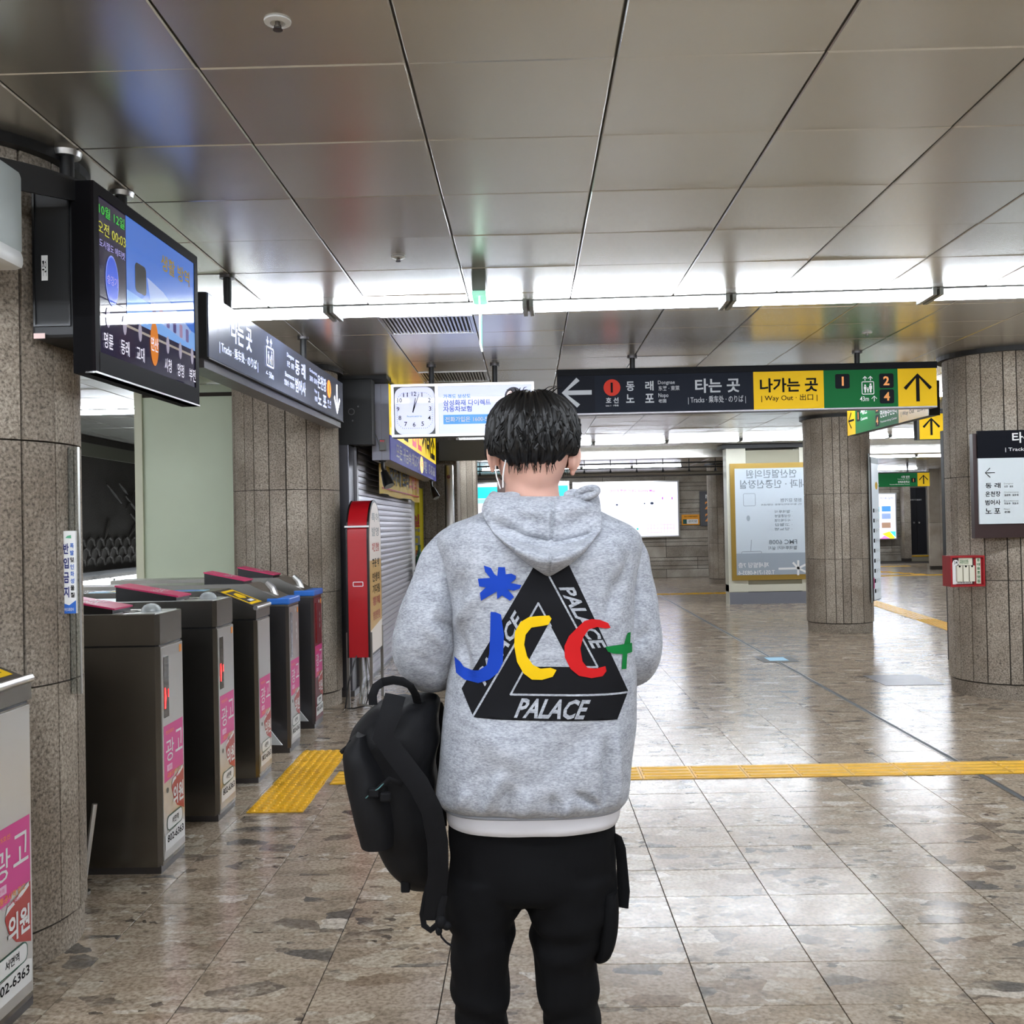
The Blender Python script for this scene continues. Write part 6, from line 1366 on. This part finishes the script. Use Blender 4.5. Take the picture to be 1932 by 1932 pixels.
for cx in (-.105, .104):
    s_ = MB().rings([[Vector((cx + a * math.cos(2 * math.pi * k / 24), y + b * math.sin(2 * math.pi * k / 24), z)) for k in range(24)] for z, a, b, y in ((.028, .046, .135, 2.265), (.05, .046, .132, 2.262), (.075, .040, .10, 2.235), (.10, .036, .062, 2.205), (.115, .034, .055, 2.20))]).build('shoe', SHO, pe, True)
    MB().rings([[Vector((cx + a * math.cos(2 * math.pi * k / 24), 2.265 + b * math.sin(2 * math.pi * k / 24), z)) for k in range(24)] for z, a, b in ((.0, .046, .134), (.006, .049, .138), (.03, .048, .138))]).build('sole', SOL, s_, True)

# ------------------------------------------------------------------ black backpack hanging from the forearm
bg = thing('backpack', 'black fabric backpack with hanging straps held at the left side', 'backpack', (-.27, 2.25, .6))
BAG = mat('black_nylon', (9, 9, 12), .7, spec=.25, bump=(300, .25, .0012)); STR = mat('black_webbing', (7, 7, 10), .75, spec=.2, bump=(500, .3, .001))
brow = [(1678, 776, 826, 2.20, 2.30), (1665, 764, 834, 2.17, 2.32), (1630, 738, 838, 2.13, 2.36), (1590, 714, 838, 2.11, 2.38), (1540, 692, 830, 2.09, 2.38), (1490, 678, 818, 2.08, 2.38), (1440, 666, 820, 2.075, 2.38), (1400, 661, 828, 2.07, 2.38), (1370, 670, 824, 2.07, 2.38), (1346, 690, 825, 2.09, 2.36), (1329, 710, 826, 2.12, 2.34), (1321, 738, 822, 2.15, 2.31), (1318, 762, 812, 2.19, 2.28)]
bgo = MB().rings(rows_to_rings(brow, 56, 2.6, 2.22, 5)).build('main_body', BAG, bg, True); subsurf(bgo, 1)
def bfold(p, n): return .006 * nz(p, 8, 2) + .003 * nz(p, 18, 5) + crease(p, (708, 1395), (750, 1345), .006, -.008) + crease(p, (708, 1396), (790, 1490), .006, -.006) + crease(p, (790, 1490), (840, 1580), .010, .005)
displace(bgo.data, bfold)
pko = MB().rings(rows_to_rings([(1560, 694, 760, 2.05, 2.22), (1500, 681, 762, 2.032, 2.25), (1430, 667, 745, 2.03, 2.26), (1390, 666, 725, 2.035, 2.25), (1362, 688, 712, 2.06, 2.22)], 32, 2.4, 2.22, 4)).build('front_pocket', BAG, bg, True); displace(pko.data, lambda p, n: .004 * nz(p, 14))
def strap(name, pts, wid, flat=.18, par=bg, m=STR, up=(0, -1, 0)): return MB().tube([W(px, py, Y) for px, py, Y in pts], [wid] * len(pts), 10, True, flat, up).build(name, m, par, True)
strap('grab_handle', [(704, 1330, 2.12), (703, 1312, 2.12), (709, 1296, 2.12), (722, 1287, 2.13), (742, 1283, 2.11), (760, 1286, 2.09), (774, 1294, 2.085), (784, 1310, 2.10), (788, 1326, 2.13)], .0095, .3)
strap('shoulder_strap', [(746, 1312, 2.06), (735, 1350, 2.03), (722, 1390, 2.025), (752, 1430, 2.022), (790, 1480, 2.024), (815, 1530, 2.03), (826, 1590, 2.045), (827, 1650, 2.06), (822, 1700, 2.07), (818, 1735, 2.075)], .022, .16)
strap('shoulder_strap', [(784, 1330, 2.16), (796, 1326, 2.25), (808, 1326, 2.33), (822, 1330, 2.39), (828, 1345, 2.40), (826, 1420, 2.395), (830, 1560, 2.39)], .018, .2)
strap('webbing', [(812, 1660, 2.09), (803, 1690, 2.09), (797, 1725, 2.09), (800, 1746, 2.09), (812, 1755, 2.085), (826, 1744, 2.08)], .0065, .3)
strap('webbing', [(838, 1690, 2.07), (833, 1712, 2.07), (830, 1735, 2.07), (826, 1752, 2.07)], .008, .3)
MB().ball(W(832, 1740, 2.07), (.012, .008, .014), 10, 8).ball(W(843, 1747, 2.07), (.010, .007, .009), 10, 8).ball(W(828, 1756, 2.07), (.007, .006, .010), 10, 8).build('strap_knot', STR, bg, True)
strap('strap_tail', [(828, 1750, 2.07), (833, 1768, 2.07), (842, 1778, 2.07), (853, 1785, 2.07)], .0022, .8)
strap('webbing', [(695, 1535, 2.10), (684, 1552, 2.10), (683, 1572, 2.10), (687, 1588, 2.10)], .0075, .3)
MB().box(W(678, 1570, 2.1).x, W(692, 1570, 2.1).x, 2.094, 2.106, W(680, 1588, 2.1).z, W(680, 1568, 2.1).z, .003).build('strap_tip', BLACK, bg)
strap('zip_pull', [(664, 1398, 2.10), (657, 1408, 2.10), (650, 1414, 2.09), (643, 1420, 2.09)], .0045, .6)
strap('side_loop', [(676, 1458, 2.09), (669, 1470, 2.08), (669, 1482, 2.08), (678, 1493, 2.085)], .006, .4)
for px, py in ((728, 1502), (706, 1494)): MB().box(W(px - 10, py, 2.03).x, W(px + 10, py, 2.03).x, 2.018, 2.034, W(px, py + 9, 2.03).z, W(px, py - 9, 2.03).z, .004).build('buckle', STR, bg)
strap('compression_strap', [(690, 1510, 2.045), (710, 1492, 2.022), (735, 1470, 2.02), (760, 1480, 2.03)], .006, .3)
strap('green_thread', [(690, 1506, 2.03), (702, 1495, 2.02), (714, 1488, 2.018), (724, 1478, 2.02)], .0012, .8, bg, mat('teal_thread', (70, 110, 110), .6))
MB().box(W(757, 1678, 2.15).x, W(774, 1678, 2.15).x, 2.14, 2.155, W(765, 1682, 2.15).z, W(765, 1660, 2.15).z, .003).build('bottom_tab', STR, bg)

bpy.data.scenes.remove(TMP)
